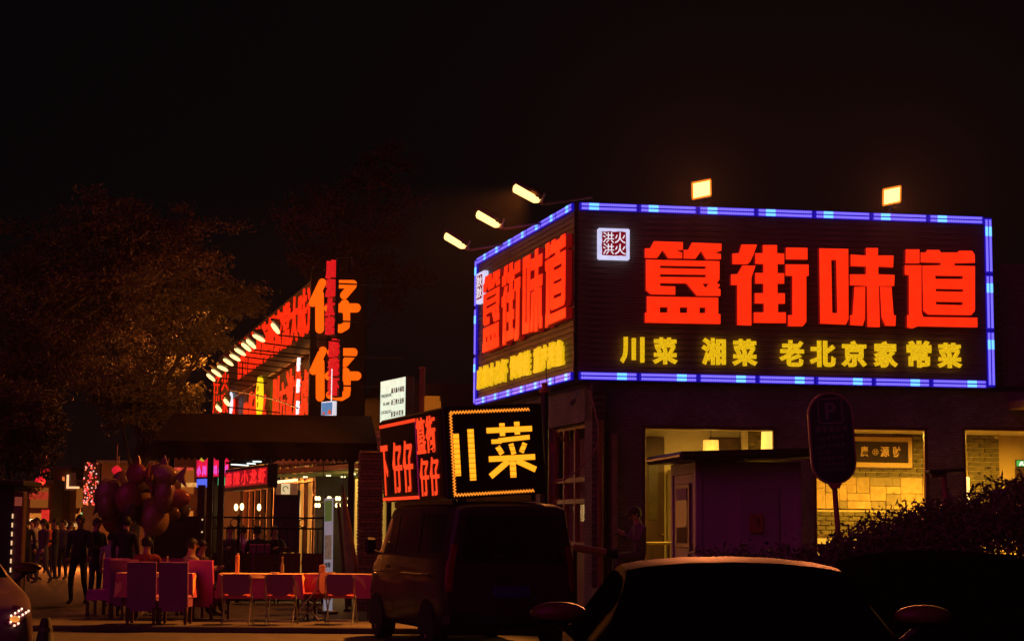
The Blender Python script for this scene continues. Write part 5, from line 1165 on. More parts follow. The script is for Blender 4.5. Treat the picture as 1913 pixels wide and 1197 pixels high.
def table(px, Y, w_, d_, rz, lab, k):
    loc = (gx(px, Y), Y, .1)
    t = thing('table', lab, 'table', loc, rz, 'tables on the pavement')
    m = MB(); m.box((0, 0, .725), (w_ - .04, d_ - .04, .035), bev=.006); obj('tabletop', m, WOOD, t)
    for x in (-1, 1):
        for y in (-1, 1): m = MB(); m.tube([(x * (w_ / 2 - .1), y * (d_ / 2 - .1), 0), (x * (w_ / 2 - .1), y * (d_ / 2 - .1), .71)], .02, 6); obj('leg', m, DARKM, t)
    c = thing('tablecloth', lab.replace('square table', 'gold cloth draped over magenta cloth').replace('table', 'cloth') if False else 'gold and magenta cloth draped on the ' + k, 'tablecloth', (loc[0], loc[1], .845), rz, 'cloths on the pavement tables')
    obj('under_cloth', clothmesh(w_, d_, .38, 0, .03, px), MAG, c, smooth=True)
    o_ = obj('overlay', clothmesh(w_ * .99, d_ * .99, .06, .008, .012, px + 1, .34), GOLD, c, smooth=True); 
    return t
table(300, 30.3, 1.25, .85, 0, 'square table behind the two tall covered chairs at the left', 'left table')
table(492, 30.2, 1.35, .85, R(3), 'square table behind two folding chairs in the middle', 'middle table')
table(640, 30.6, 1.2, .85, R(-4), 'square table behind the folding chair next to the van', 'table beside the van')
def covered(mt):
    t = thing('covered_chair', 'x x x x', 'chair', (0, 0, 0), 0, 'tall covered chairs')
    m = MB(); m.box((0, -.01, .41), (.45, .40, .07), bev=.025); obj('seat', m, mt, t)
    m = MB()
    vs = []; n = 10
    for i in range(n + 1):
        for z, y in ((.20, .20), (.45, .205), (.70, .225), (.95, .25), (.965, .235)):
            vs.append((-.225 + .45 * i / n, y + .006 * math.sin(i * 1.3 + z * 9), z + (.004 * math.sin(i * 2.1) if z < .3 else 0)))
    K = 5; m.add(vs, [(i * K + j, (i + 1) * K + j, (i + 1) * K + j + 1, i * K + j + 1) for i in range(n) for j in range(K - 1)])
    m.add([(x, y - .045, z) for x, y, z in vs], [(i * K + j, (i + 1) * K + j, (i + 1) * K + j + 1, i * K + j + 1) for i in range(n) for j in range(K - 1)])
    for sgn in (0, n):
        for j in range(K - 1): p_, q_ = vs[sgn * K + j], vs[sgn * K + j + 1]; m.quad(p_, q_, (q_[0], q_[1] - .045, q_[2]), (p_[0], p_[1] - .045, p_[2]))
    obj('backrest', m, mt, t, smooth=True)
    m = MB(); m.box((-.226, -.01, .33), (.008, .38, .12)); m.box((.226, -.01, .33), (.008, .38, .12)); m.box((0, -.207, .33), (.44, .008, .12)); obj('skirt', m, mt, t)
    for x in (-.2, .2):
        for y in (-.19, .2): m = MB(); m.box((x, y, .13), (.045, .045, .26), bev=.004); obj('leg', m, WOOD, t)
    return t
c0 = covered(CH_P); c1 = covered(CH_M)
def chair(src, used, px, Y, rz, lab):
    loc = (gx(px, Y), Y, .1); rz += math.pi
    if not used: src.location = loc; src.rotation_euler = (0, 0, rz); src['label'] = lab; return src
    return dup(src, loc, rz, lab)
chair(c0, 0, 272, 28.75, R(2), 'dark plum covered chair, back to camera, left of the front pair')
chair(c0, 1, 332, 28.75, R(-1), 'dark plum covered chair, back to camera, right of the front pair')
chair(c0, 1, 236, 30.6, R(8), 'plum covered chair half hidden behind the left table corner')
chair(c1, 0, 391, 30.5, R(-22), 'bright magenta covered chair turned sideways between the tables')
chair(c1, 1, 196, 31.2, R(84), 'magenta covered chair seen side on at the left end')
chair(c1, 1, 221, 31.9, R(10), 'magenta covered chair near the white shirted child')
chair(c1, 1, 318, 31.8, R(178), 'magenta covered chair on the far side of the left table')
SH = mat('chair_shell', (.30, .09, .13), .45, var=.08); TB = mat('chair_tube', (.35, .33, .33), .35, .8)
def folding():
    t = thing('folding_chair', 'x x x x', 'chair', (0, 0, 0), 0, 'metal tube folding chairs')
    m = MB(); n = 8
    out = [(-.20, .78), (.20, .78), (.215, .70), (.205, .52), (.12, .46), (0, .44), (-.12, .46), (-.205, .52), (-.215, .70)]
    m.prism(out, .195, .215); bk = obj('backrest', m, SH, t)
    m = MB(); m.box((0, .192, .735), (.14, .006, .03), bev=.002); obj('handle_slot', m, BLACKM, bk)
    m = MB(); m.prism([(-.2, -.2), (.2, -.2), (.21, .1), (.17, .19), (-.17, .19), (-.21, .1)], .43, .455, 'z'); obj('seat', m, mat('chair_seat_red', (.55, .10, .08), .4), t)
    for s_ in (-1, 1):
        m = MB(); m.tube([(s_ * .225, .22, .76), (s_ * .23, .16, .5), (s_ * .23, -.06, .25), (s_ * .23, -.24, 0)], .012, 6); obj('leg', m, TB, t, smooth=True)
        m = MB(); m.tube([(s_ * .205, -.16, .43), (s_ * .205, .04, .22), (s_ * .21, .24, 0)], .012, 6); obj('leg', m, TB, t, smooth=True)
    for y_, w2 in ((-.2, .23), (.2, .21)): m = MB(); m.tube([(-w2, y_, .05), (w2, y_, .05)], .009, 5); obj('stretcher', m, TB, t)
    return t
f0 = folding()
chair(f0, 0, 447, 28.9, R(1), 'left of the two folding chairs at the middle table')
chair(f0, 1, 529, 28.9, R(-2), 'right of the two folding chairs at the middle table')
chair(f0, 1, 640, 29.2, R(-3), 'folding chair in front of the table beside the van')
chair(f0, 1, 584, 30.0, R(75), 'folding chair turned sideways between middle table and van table')
# bits on the tables
def onT(px, py, Y, nm, lb, cat, fn):
    p = at(px, py, Y); t = thing(nm, lb, cat, (p.x, Y, .853)); fn(t); return t
def paper(t): m = MB(); m.box((0, 0, .15), (.06, .06, .3), bev=.008); obj('sleeve', m, mat('sleeve_orange', (.75, .35, .15), .7), t); m = MB(); m.tube([(0, 0, .3), (.01, 0, .33)], .02, 6); obj('tip', m, mat('paper', (.7, .6, .6)), t)
def ash(t): m = MB(); m.tube([(0, 0, 0), (0, 0, .03)], [.06, .075], 12); obj('bowl', m, mat('china', (.7, .6, .45), .3), t); m = MB(); m.tube([(0, 0, .03), (0, 0, .035)], .05, 12); obj('contents', m, BLACKM, t)
def bottle(t): m = MB(); m.tube([(0, 0, 0), (0, 0, .14), (0, 0, .18), (0, 0, .26)], [.032, .032, .013, .012], 10); obj('glass', m, mat('bottle_glass', (.25, .2, .1), .2), t, smooth=True); m = MB(); m.tube([(0, 0, .26), (0, 0, .27)], .014, 8); obj('cap', m, GOLD, t)
def box_(t): m = MB(); m.box((0, 0, .07), (.1, .08, .14), bev=.008); obj('carton', m, mat('carton', (.5, .28, .12), .7), t); m = MB(); m.box((0, 0, .145), (.05, .04, .012)); obj('tissue', m, mat('paper', (.7, .6, .6)), t)
onT(443, 1068, 30.2, 'napkin_stand', 'upright orange napkin sleeve on the middle table', 'napkin stand', paper)
onT(514, 1068, 30.1, 'ashtray', 'small pale dish on the middle table', 'dish', ash)
onT(527, 1068, 30.4, 'sauce_bottle', 'slim bottle on the right half of the middle table', 'bottle', bottle)
onT(602, 1068, 30.6, 'tissue_carton', 'small brown carton at the foot of the banner', 'carton', box_)
onT(618, 1070, 30.4, 'dish', 'small pale dish on the table beside the van', 'dish', ash)
onT(312, 1068, 30.3, 'sauce_bottle', 'pale topped bottle on the left table', 'bottle', bottle)

# ================================================================== people
SKIN = mat('skin', (.52, .29, .19), .6, var=.06); HAIR = mat('hair', (.012, .009, .008), .6); SHOE = mat('shoe', (.03, .025, .025), .6)
def cloth(nm, c): return mat('cloth_' + nm, c, .85, var=.2, sc_=7, bump=.2)
BLKC = cloth('black', (.022, .018, .022)); NAVY = cloth('navy', (.06, .045, .075)); GREYC = cloth('grey', (.12, .11, .11)); TAN = cloth('tan', (.42, .30, .16)); WHT = cloth('white', (.62, .55, .48)); REDC = cloth('red', (.42, .07, .05)); PLUMC = cloth('plum', (.10, .05, .07)); DENIM = cloth('denim', (.04, .045, .07))
def skeleton(pose):
    J = dict(pel=(0, 0, .94), wai=(0, 0, 1.08), che=(0, .0, 1.30), nec=(0, .01, 1.46), hb=(0, -.005, 1.54), hm=(0, -.02, 1.62), ht=(0, -.01, 1.70))
    for s_, n_ in ((-1, 'R'), (1, 'L')):
        J.update({'sh' + n_: (s_ * .185, .01, 1.40), 'el' + n_: (s_ * .235, .03, 1.13), 'wr' + n_: (s_ * .245, -.03, .90), 'hi' + n_: (s_ * .09, 0, .90), 'kn' + n_: (s_ * .10, -.01, .50), 'an' + n_: (s_ * .105, .03, .09), 'to' + n_: (s_ * .12, -.15, .035)})
    for k, v in pose.items(): J[k] = v
    return J
SITP = dict(pel=(0, 0, .52), wai=(0, .0, .66), che=(0, -.02, .88), nec=(0, -.02, 1.04), hb=(0, -.035, 1.12), hm=(0, -.05, 1.20), ht=(0, -.04, 1.28),
            shR=(-.185, -.01, .98), shL=(.185, -.01, .98), elR=(-.23, -.12, .75), elL=(.23, -.12, .75), wrR=(-.14, -.34, .80), wrL=(.14, -.34, .80),
            hiR=(-.09, -.03, .50), hiL=(.09, -.03, .50), knR=(-.11, -.44, .50), knL=(.11, -.44, .50), anR=(-.11, -.42, .09), anL=(.11, -.42, .09), toR=(-.12, -.60, .035), toL=(.12, -.60, .035))
WALK = dict(knR=(-.10, -.16, .50), anR=(-.10, -.10, .10), toR=(-.11, -.28, .05), knL=(.09, .04, .48), anL=(.09, .24, .14), toL=(.10, .10, .04), elR=(-.25, .10, 1.13), wrR=(-.26, .06, .90), elL=(.25, -.05, 1.13), wrL=(.25, -.18, .93))
CARRY = dict(elR=(-.25, -.02, 1.12), wrR=(-.14, -.28, 1.10), elL=(.25, -.02, 1.12), wrL=(.14, -.28, 1.10))
RADS = dict(pel=(.155, .115), wai=(.135, .10), che=(.165, .115), nec=(.056, .056), hb=(.062, .07), hm=(.078, .096), ht=(.055, .065), sh=(.066, .066), el=(.048, .048), wr=(.032, .032), hi=(.092, .092), kn=(.062, .062), an=(.044, .044), to=(.036, .036))
EDG = [('pel', 'wai', 0), ('wai', 'che', 0), ('che', 'nec', 0), ('nec', 'hb', 2), ('hb', 'hm', 2), ('hm', 'ht', 2)] + [(a + n_, b + n_, r) for n_ in 'LR' for a, b, r in (('sh', 'el', 0), ('el', 'wr', 4), ('hi', 'kn', 1), ('kn', 'an', 1), ('an', 'to', 3))] + [('che', 'sh' + n_, 0) for n_ in 'LR'] + [('pel', 'hi' + n_, 1) for n_ in 'LR']
def person(label, loc, rz, shirt, pants, pose=None, scale=1.0, cap_=None, hair='short', longs=True, group=None, item=None):
    J = skeleton(pose or {}); names = list(J); t = thing('person', label, 'person', loc, rz, group); t.scale = (scale,) * 3
    me = bpy.data.meshes.new('sk'); me.from_pydata([J[n_] for n_ in names], [(names.index(a), names.index(b)) for a, b, _ in EDG], [])
    o = bpy.data.objects.new('sk', me); col.objects.link(o); md = o.modifiers.new('Skin', 'SKIN'); md.use_smooth_shade = True
    for i, n_ in enumerate(names):
        k = n_ if n_ in RADS else n_[:2]; me.skin_vertices[0].data[i].radius = RADS[k]; me.skin_vertices[0].data[i].use_root = (n_ == 'pel')
    sb_ = o.modifiers.new('S', 'SUBSURF'); sb_.levels = 1
    bpy.context.view_layer.update(); ev = bpy.data.meshes.new_from_object(o.evaluated_get(bpy.context.evaluated_depsgraph_get()))
    bpy.data.objects.remove(o)
    mb = MB(); V_ = [v.co.copy() for v in ev.vertices]; segs = [(Vector(J[a]), Vector(J[b]), r) for a, b, r in EDG]; hz = Vector(J['nec'])
    regs = []
    for p in ev.polygons:
        c = p.center; best = (9, 0)
        for a, b, r in segs:
            d = b - a; q = max(0, min(1, (c - a).dot(d) / max(d.length_squared, 1e-6))); dd = (c - a - d * q).length
            if dd < best[0]: best = (dd, r)
        regs.append(best[1])
    mb.v = [tuple(v) for v in V_]; mb.f = [tuple(p.vertices) for p in ev.polygons]; mb.m = [(0 if r == 4 and longs else (2 if r == 4 else r)) for r in regs]; bpy.data.meshes.remove(ev)
    for n_ in 'LR':                                                    # hands: palm, four fingers, thumb
        w_ = Vector(J['wr' + n_]); d = (w_ - Vector(J['el' + n_])).normalized(); sx = Vector((1, 0, 0)) - d * d.x; sx = sx.normalized() if sx.length > .2 else Vector((0, 0, 1)); ny = d.cross(sx)
        mb.tube([w_, w_ + d * .05, w_ + d * .095], [.03, .042, .036], 8, 2)
        for f_ in range(4):
            b = w_ + d * .085 + sx * (.03 - .02 * f_); l_ = (.062, .074, .070, .054)[f_]
            mb.tube([b, b + d * l_ * .55 + ny * .012, b + d * l_ * .8 + ny * .034], [.0095, .009, .007], 5, 2)
        th_ = sx * (1 if n_ == 'R' else 1)
        mb.tube([w_ + d * .03 + sx * .03, w_ + d * .06 + sx * .055 + ny * .01, w_ + d * .09 + sx * .055 + ny * .025], [.012, .011, .008], 5, 2)
    obj('body', mb, [shirt, pants, SKIN, SHOE], t, smooth=2)
    hm = Vector(J['hm']); up = (Vector(J['ht']) - Vector(J['hb'])).normalized()
    fwd = Vector((0, -1, 0)); fwd = (fwd - up * fwd.dot(up)).normalized(); lf = fwd.cross(up)
    H = Matrix((lf, -fwd, up)).transposed()
    P_ = lambda x, y, z: hm + H @ Vector((x, y, z))
    m = MB(); m.tube([P_(0, -.085, .012), P_(0, -.112, -.02), P_(0, -.088, -.03)], [.009, .015, .010], 6)
    for x in (-.083, .083): m.sph(P_(x, .005, -.005), (.012, .02, .032), 8, 6)
    face = obj('face', m, SKIN, t, smooth=2)
    m = MB()
    for x in (-.03, .03): m.sph(P_(x, -.086, .008), (.012, .006, .006), 8, 5)
    m.sph(P_(0, -.088, -.052), (.022, .006, .005), 8, 5); obj('eyes_and_mouth', m, mat('face_dark', (.06, .02, .02), .5), face)
    m = MB(); nv, nu = 9, 14; vs = []
    low = {'short': .70, 'long': .78}[hair]
    for i in range(nv + 1):
        th = math.pi * low * i / nv
        for k in range(nu):
            q = 2 * math.pi * k / nu; fr_ = max(0, -math.sin(q)); tt = min(th, math.pi * (low - .34 * fr_ ** .6)); r_ = 1 + .05 * math.sin(k * 5 + i * 3)
            vs.append(P_(.092 * r_ * math.sin(tt) * math.cos(q), .012 + .108 * r_ * math.sin(tt) * math.sin(q), .01 + .112 * r_ * math.cos(tt)))
    m.add(vs, [(i * nu + k, i * nu + (k + 1) % nu, (i + 1) * nu + (k + 1) % nu, (i + 1) * nu + k) for i in range(nv) for k in range(nu)])
    if hair == 'long': m.tube([P_(0, .07, .02), P_(0, .10, -.08), P_(0, .085, -.2)], [.08, .085, .05], 10)
    obj('hair', m, HAIR, t, smooth=2)
    if cap_:
        m = MB(); vs = []
        for i in range(6):
            th = math.pi * .5 * i / 5
            for k in range(16): q = 2 * math.pi * k / 16; vs.append(P_(.104 * math.sin(th) * math.cos(q), .006 + .118 * math.sin(th) * math.sin(q), .035 + .105 * math.cos(th)))
        m.add(vs, [(i * 16 + k, i * 16 + (k + 1) % 16, (i + 1) * 16 + (k + 1) % 16, (i + 1) * 16 + k) for i in range(5) for k in range(16)])
        br = [P_(.085 * math.cos(q), -.08 - .11 * math.sin(q), .035 - .02 * math.sin(q)) for q in [math.pi * k / 8 for k in range(9)]]
        m.add([tuple(p) for p in br] + [tuple(p + up * .012) for p in br], [tuple(range(9)), tuple(range(17, 8, -1))] + [(k, k + 1, k + 10, k + 9) for k in range(8)])
        obj('cap', m, cap_, t, smooth=2)
    return t
def stand(px, Y, z=.1): return (gx(px, Y), Y, z)
person('man in dark buttoned jacket walking towards the camera', stand(150, 35.4), R(-6), NAVY, BLKC, WALK, 1.0)
person('person in black carrying something just behind the walking man', stand(181, 37.2), R(55), BLKC, DENIM, CARRY, .97)
person('person in black seen from behind near the balloons', stand(236, 33.4), R(172), BLKC, BLKC, {}, .98)
person('person facing left between child and balloons', stand(218, 36.5), R(70), PLUMC, BLKC, CARRY, .95, hair='long')
person('child in white shirt seen from behind beside the covered chairs', stand(208, 34.6), R(165), WHT, DENIM, {}, .80, longs=False)
for k, (px, Y, rz_, sh, pn, ps, sc2, lb) in enumerate((
    (49, 50, 190, BLKC, BLKC, {}, 1.0, 'dark figure at the left end of the far crowd'), (68, 52, 60, WHT, BLKC, CARRY, 1.02, 'person in pale top in the far crowd'), (82, 48.5, -40, PLUMC, GREYC, WALK, .99, 'person in patterned trousers in the far crowd'),
    (104, 52, -70, BLKC, DENIM, CARRY, 1.0, 'dark clothed person with lit face left of the walking man'), (119, 53, -20, NAVY, BLKC, {}, .99, 'person with lit face right behind the walking man'), (132, 55, 30, PLUMC, BLKC, {}, .97, 'short figure farthest back in the crowd'), (60, 57, 0, GREYC, BLKC, WALK, 1.0, 'grey clothed person in the rear of the crowd'), (92, 60, 10, REDC, BLKC, {}, .98, 'red clothed person in the rear of the crowd'))):
    person(lb, stand(px, Y), R(rz_), sh, pn, ps, sc2, hair='long' if k % 3 == 2 else 'short')
person('seated diner in red striped top at the left table', stand(276, 31.5), R(195), REDC, BLKC, SITP, 1.02, hair='short')
person('seated man in tan shirt at the right end of the left table', stand(356, 30.9), R(128), TAN, BLKC, SITP, 1.0, longs=False)
person('diner leaning forward beside the man in tan', stand(374, 32.2), R(60), PLUMC, BLKC, SITP, .98, hair='long', longs=False)
for k, (px, Y, rz_, sh, lb) in enumerate(((430, 40.2, 20, PLUMC, 'seated diner behind the railing next to the awning post'), (452, 41.0, 160, WHT, 'diner in pale shirt deep inside behind the railing'), (482, 40.0, 200, BLKC, 'dark haired seated diner behind the middle of the railing'), (512, 40.6, 30, BLKC, 'seated diner behind the right part of the railing'))):
    person(lb, stand(px, Y, .35), R(rz_), sh, BLKC, SITP, 1.0)
    cz_ = dup(c1, (gx(px, Y), Y, .3), R(rz_), 'magenta covered chair of the ' + lb.replace(' behind', ' seated behind', 1) if False else 'covered chair of the ' + lb, 'tall covered chairs')
PHONE = dict(SITP); PHONE.update(wrR=(-.06, -.30, .86), wrL=(.06, -.30, .86), hb=(0, -.07, 1.11), hm=(0, -.10, 1.185), ht=(0, -.12, 1.265), nec=(0, -.035, 1.04))
cp = stand(1196, 31.0, .66)
person('seated man in a cap looking down at a phone by the booth', cp, R(-72), cloth('dusk', (.16, .08, .13)), PLUMC, PHONE, 1.03, cap_=cloth('cap', (.05, .03, .03)))
ph = thing('phone', 'phone held in both hands by the man in a cap', 'phone', Vector(cp) + Matrix.Rotation(R(-72), 3, 'Z') @ Vector((0, -.42, .90)), R(-72)); m = MB(); m.box((0, 0, 0), (.075, .012, .15), M=Euler((R(-55), 0, 0)).to_matrix(), bev=.005); obj('body', m, BLACKM, ph); m = MB(); m.box((0, .006, .0045), (.066, .004, .135), M=Euler((R(-55), 0, 0)).to_matrix()); obj('screen', m, mat('phone_screen', (.3, .2, .1), .2, emit=(.8, .5, .3), es=.8), ph)
st_ = thing('stool', 'low stool under the man in a cap', 'stool', cp); m = MB(); m.tube([(0, 0, .40), (0, 0, .44)], .17, 16); obj('seat', m, WOOD, st_)
for k in range(4): m = MB(); q = .785 + 1.571 * k; m.tube([(.12 * math.cos(q), .12 * math.sin(q), .40), (.17 * math.cos(q), .17 * math.sin(q), -.08)], .016, 6); obj('leg', m, WOOD, st_)
bg_ = thing('red_bag', 'small red bag on the terrace beside the man in a cap', 'bag', stand(1221, 31.2, .58)); m = MB(); m.box((0, 0, .16), (.26, .16, .32), bev=.04); obj('body', m, mat('bag_red', (.55, .05, .06), .5), bg_); m = MB(); m.tube([(-.07, 0, .31), (-.05, 0, .42), (.05, 0, .42), (.07, 0, .31)], .01, 5); obj('strap', m, BLACKM, bg_)

# ================================================================== balloons
BC = [mat('balloon_%d' % k, c, .25, var=.1) for k, c in enumerate([(.26, .15, .09), (.11, .05, .07), (.30, .08, .07), (.09, .06, .07), (.32, .19, .09)])]
hand = Vector((gx(243, 34.8), 34.8, 1.05)); rb = random.Random(11)
bpx = [(205, 925), (222, 945), (240, 930), (262, 905), (285, 900), (300, 890), (318, 905), (330, 930), (246, 950), (272, 952), (298, 940), (312, 960), (215, 965), (232, 978), (290, 970), (200, 945), (265, 930), (255, 885), (338, 950), (282, 985), (308, 925), (228, 905)]
for k, (px, py) in enumerate(bpx):
    Yb = 34.8 + rb.uniform(-.5, .5); p = at(px, py, Yb); side_ = 'left' if px < 240 else ('right' if px > 290 else 'middle')
    t = thing('balloon', '%s %s foil balloon at the %s of the bunch%s' % (['egg shaped', 'fish shaped', 'star shaped'][(0, 1, 0, 0, 2, 1)[k % 6]], ['tan', 'plum', 'red', 'dusky', 'gold'][k % 5], side_ if k != 15 else 'far left', ', high up' if py < 915 else (', low down' if py > 955 else '')), 'balloon', p, rb.uniform(0, 6), 'bunch of foil balloons')
    kind = (0, 1, 0, 0, 2, 1)[k % 6]; mt = BC[k % 5]; s_ = rb.uniform(.20, .29)
    m = MB()
    if kind == 0: m.sph((0, 0, 0), (s_, s_ * .8, s_ * 1.2), 16, 12)
    elif kind == 1:                                              # fish with tail and fins
        m.sph((0, 0, 0), (s_ * 1.3, s_ * .55, s_ * .85), 16, 10); m.prism([(s_ * 1.1, 0), (s_ * 2.0, s_ * .7), (s_ * 1.8, 0), (s_ * 2.0, -s_ * .7)], -.02, .02); m.prism([(-.2 * s_, s_ * .7), (.3 * s_, s_ * 1.4), (.6 * s_, s_ * .6)], -.015, .015)
    else:                                                        # star
        pts = [(s_ * (1.5 if q % 2 == 0 else .7) * math.sin(q * math.pi / 5), s_ * (1.5 if q % 2 == 0 else .7) * math.cos(q * math.pi / 5)) for q in range(10)]
        vs = [(0, -.09, 0), (0, .09, 0)] + [(a, 0, b) for a, b in pts]; m.add(vs, [(0, 2 + q, 2 + (q + 1) % 10) for q in range(10)] + [(1, 2 + (q + 1) % 10, 2 + q) for q in range(10)])
    obj('foil', m, mt, t, smooth=True)
    inv = Matrix.Rotation(-t.rotation_euler.z, 3, 'Z'); e_ = inv @ (hand - p); m = MB(); m.tube([(0, 0, -s_ * .9), e_ * .5 + Vector((.03, .02, 0)), e_], .003, 4); obj('string', m, mat('string', (.4, .3, .25), .8), t)

# ================================================================== trees
BARK = mat('bark', (.1, .1, .1))
def tree(label, px, Y, trunk_h, tr, blobs, nleaf, ls, leaf, seed, lean=0.0, group='trees along the street'):
    t = thing('tree', label, 'tree', (gx(px, Y), Y, 0), 0, group); o0 = t.location.copy(); r = random.Random(seed)
    m = MB(); top = Vector((lean, 0, trunk_h)); m.tube([(0, 0, 0), Vector((lean * .3, 0, trunk_h * .4)), Vector((lean * .6, .05, trunk_h * .75)), top], [tr * 1.25, tr, tr * .9, tr * .75], 10)
    P = []; tot = sum(b[2] * b[3] for b in blobs)
    for (bx_, by_, rx, rz2) in blobs:
        c = at(bx_, by_, Y + r.uniform(-.8, .8)) - o0; R_ = Vector((rx / FPX * Y, rx / FPX * Y * .8, rz2 / FPX * Y))
        st0 = top * r.uniform(.6, 1.0) if c.z > top.z else top * .8
        mid = st0.lerp(c, .5) + Vector((r.uniform(-.3, .3), r.uniform(-.3, .3), .25)); m.tube([st0, mid, c], [tr * .32, tr * .18, tr * .06], 6)
        for q in range(3): e_ = c + Vector((r.uniform(-1, 1) * R_.x, r.uniform(-1, 1) * R_.y, r.uniform(-.6, .8) * R_.z)) * .8; m.tube([mid.lerp(c, .5), e_], [tr * .14, tr * .04], 5)
        n = int(nleaf * rx * rz2 / tot); sub = [Vector((r.gauss(0, .56), r.gauss(0, .56), r.gauss(0, .52))) for _ in range(max(4, n // 90))]
        for q in range(n):
            s_ = r.choice(sub); d = s_ + Vector((r.gauss(0, .19), r.gauss(0, .19), r.gauss(0, .14)))
            P.append(c + Vector((d.x * R_.x, d.y * R_.y, d.z * R_.z)))
    obj('trunk', m, BARK, t, smooth=True)
    me = leafmesh(P, ls, seed); me.materials.append(leaf); put('crown', me, t)
L1 = leafmat('leaf_olive', (.085, .068, .024)); L2 = leafmat('leaf_dark', (.06, .034, .032)); L3 = leafmat('leaf_brown', (.10, .075, .03))
tree('tree with lit trunk and olive crown left of the red facade', 240, 46, 3.6, .20, [(330, 555, 75, 50), (390, 560, 70, 45), (440, 565, 45, 32), (350, 640, 65, 45), (390, 630, 35, 30), (290, 690, 60, 45), (320, 740, 55, 35), (250, 760, 55, 40), (230, 720, 70, 40), (270, 800, 30, 25)], 24000, .075, L1, 21, .25)
tree('low leafy tree filling the left edge above the kiosk', 30, 41, 2.6, .14, [(30, 760, 60, 40), (70, 790, 45, 50), (20, 830, 55, 50), (60, 850, 40, 40)], 12000, .07, L3, 22)
tree('large dim tree spreading over the street at upper left', -40, 50, 6.0, .25, [(150, 560, 120, 60), (260, 520, 110, 60), (60, 620, 90, 60), (180, 640, 100, 45), (310, 450, 80, 50), (90, 500, 100, 60), (260, 600, 80, 40), (130, 700, 90, 50), (40, 690, 80, 50), (200, 420, 90, 50)], 42000, .085, L2, 23)
tree('tall dim tree rising behind the tower sign', 640, 78, 9, .3, [(690, 420, 80, 70), (620, 400, 70, 60), (700, 320, 50, 60), (560, 450, 60, 50), (650, 480, 90, 50), (740, 500, 60, 60)], 9000, .14, L2, 24)

# ================================================================== far street on the left
def shop(px0, px1, Y, py_top, label, wallc, signs, floors=2):
    x0, x1 = gx(px0, Y), gx(px1, Y); h = at((px0 + px1) / 2, py_top, Y).z; t = thing('street_shop', label, 'building', (x0, Y, .1), 0, 'shops far along the street')
    W_ = x1 - x0; wm = mat('shop_%s' % px0, wallc, .8, var=.3, sc_=1.5)
    m = MB(); m.box((W_ / 2, 3, h / 2), (W_, 6, h)); obj('wall', m, wm, t); m = MB(); m.box((W_ / 2, 2.8, h + .06), (W_ + .3, 6.4, .14), bev=.02); obj('roof', m, DARKM, t)
    for k in range(max(1, int(W_ / 1.6))):
        for f_ in range(floors):
            z = 1.2 + f_ * (h - 1.2) / floors; x = (k + .5) * W_ / max(1, int(W_ / 1.6)); m = MB(); m.box((x, -.03, z + .5), (1.0, .08, 1.1), bev=.01); w_ = obj('window', m, FRM, t)
            m = MB(); m.box((x, -.075, z + .5), (.84, .012, .94)); obj('pane', m, mat('far_pane_%d' % ((k + f_) % 2), (.2, .1, .04), .2, emit=(.8, .24, .03), es=[.6, .2][(k + f_) % 2]), w_)
    for (sx, sz, sw_, sh_, c, es, tx) in signs:
        a = at(sx, sz, Y - .15); m = MB(); m.box((a.x - x0, -.1, a.z - .1), (sw_ / FPX * Y, .12, sh_ / FPX * Y), bev=.01)
        sgn = obj('sign', m, mat('far_sign_%d_%d' % (sx, sz), tuple(q * .4 for q in c), .4, emit=c, es=es, evar=.5), t)
    return t
shop(48, 96, 86, 905, 'far shop with red sign at the left end of the street', (.10, .05, .03), [(72, 925, 34, 14, (.6, .05, .02), .5, ''), (84, 965, 14, 26, (.8, .03, .02), .7, '')])
shop(97, 128, 90, 880, 'narrow far shop with upright orange strip', (.14, .08, .04), [(118, 915, 5, 50, (1.0, .22, .04), .7, ''), (108, 960, 12, 14, (1, .03, .02), .8, '')])
shop(129, 186, 88, 905, 'far shop with green lit window above the crowd', (.08, .05, .03), [(157, 966, 14, 18, (.35, .9, .35), .8, ''), (140, 980, 40, 6, (.8, .45, .15), .6, '')])
shop(186, 285, 75, 870, 'dark far shop hidden behind the balloons', (.06, .035, .03), [(200, 905, 10, 10, (.9, .02, .04), .6, '')])
shop(285, 395, 70, 850, 'far shop with warm canopy beyond the balloons', (.09, .05, .03), [(355, 905, 44, 8, (.9, .5, .12), .6, ''), (330, 875, 60, 5, (.6, .06, .04), .7, '')])
p = at(126, 912, 80); t = thing('corner_neon', 'white neon corner shaped like a letter L above the street', 'neon sign', p)
m = MB(); m.box((0, 0, .3), (.09, .06, .6)); m.box((.28, 0, .045), (.47, .06, .09)); obj('tube', m, mat('neon_l', (.8, .5, .3), .4, emit=(1, .55, .25), es=1.1), t); m = MB(); m.box((.1, .08, .3), (.5, .05, .8)); obj('back_plate', m, DARKM, t)
# tower of tiny lights
a = at(172, 930, 78); t = thing('light_tower', 'narrow tower of tiny red and white lights above the crowd', 'light tower', (a.x, 78, .1)); h = at(172, 868, 78).z
m = MB(); m.box((0, 0, h / 2), (.7, .4, h)); obj('frame', m, mat('tower_dark', (.02, .01, .015), .6), t)
bm_ = [None] * 3
for k, c in enumerate(((1, .04, .05), (.95, .5, .45), (1, .18, .06))): q = MB(); q.sph((0, 0, 0), .035, 6, 4); bm_[k] = q.mesh('tiny_light', mat('tiny_%d' % k, (.4, .1, .1), .4, emit=c, es=1.2))
rl = random.Random(4)
for k in range(110): put('tiny_light', bm_[rl.choice((0, 0, 1, 2, 2))], t, (rl.uniform(-.33, .33), -.22, h * (1 - .42 * rl.random() ** .8)))
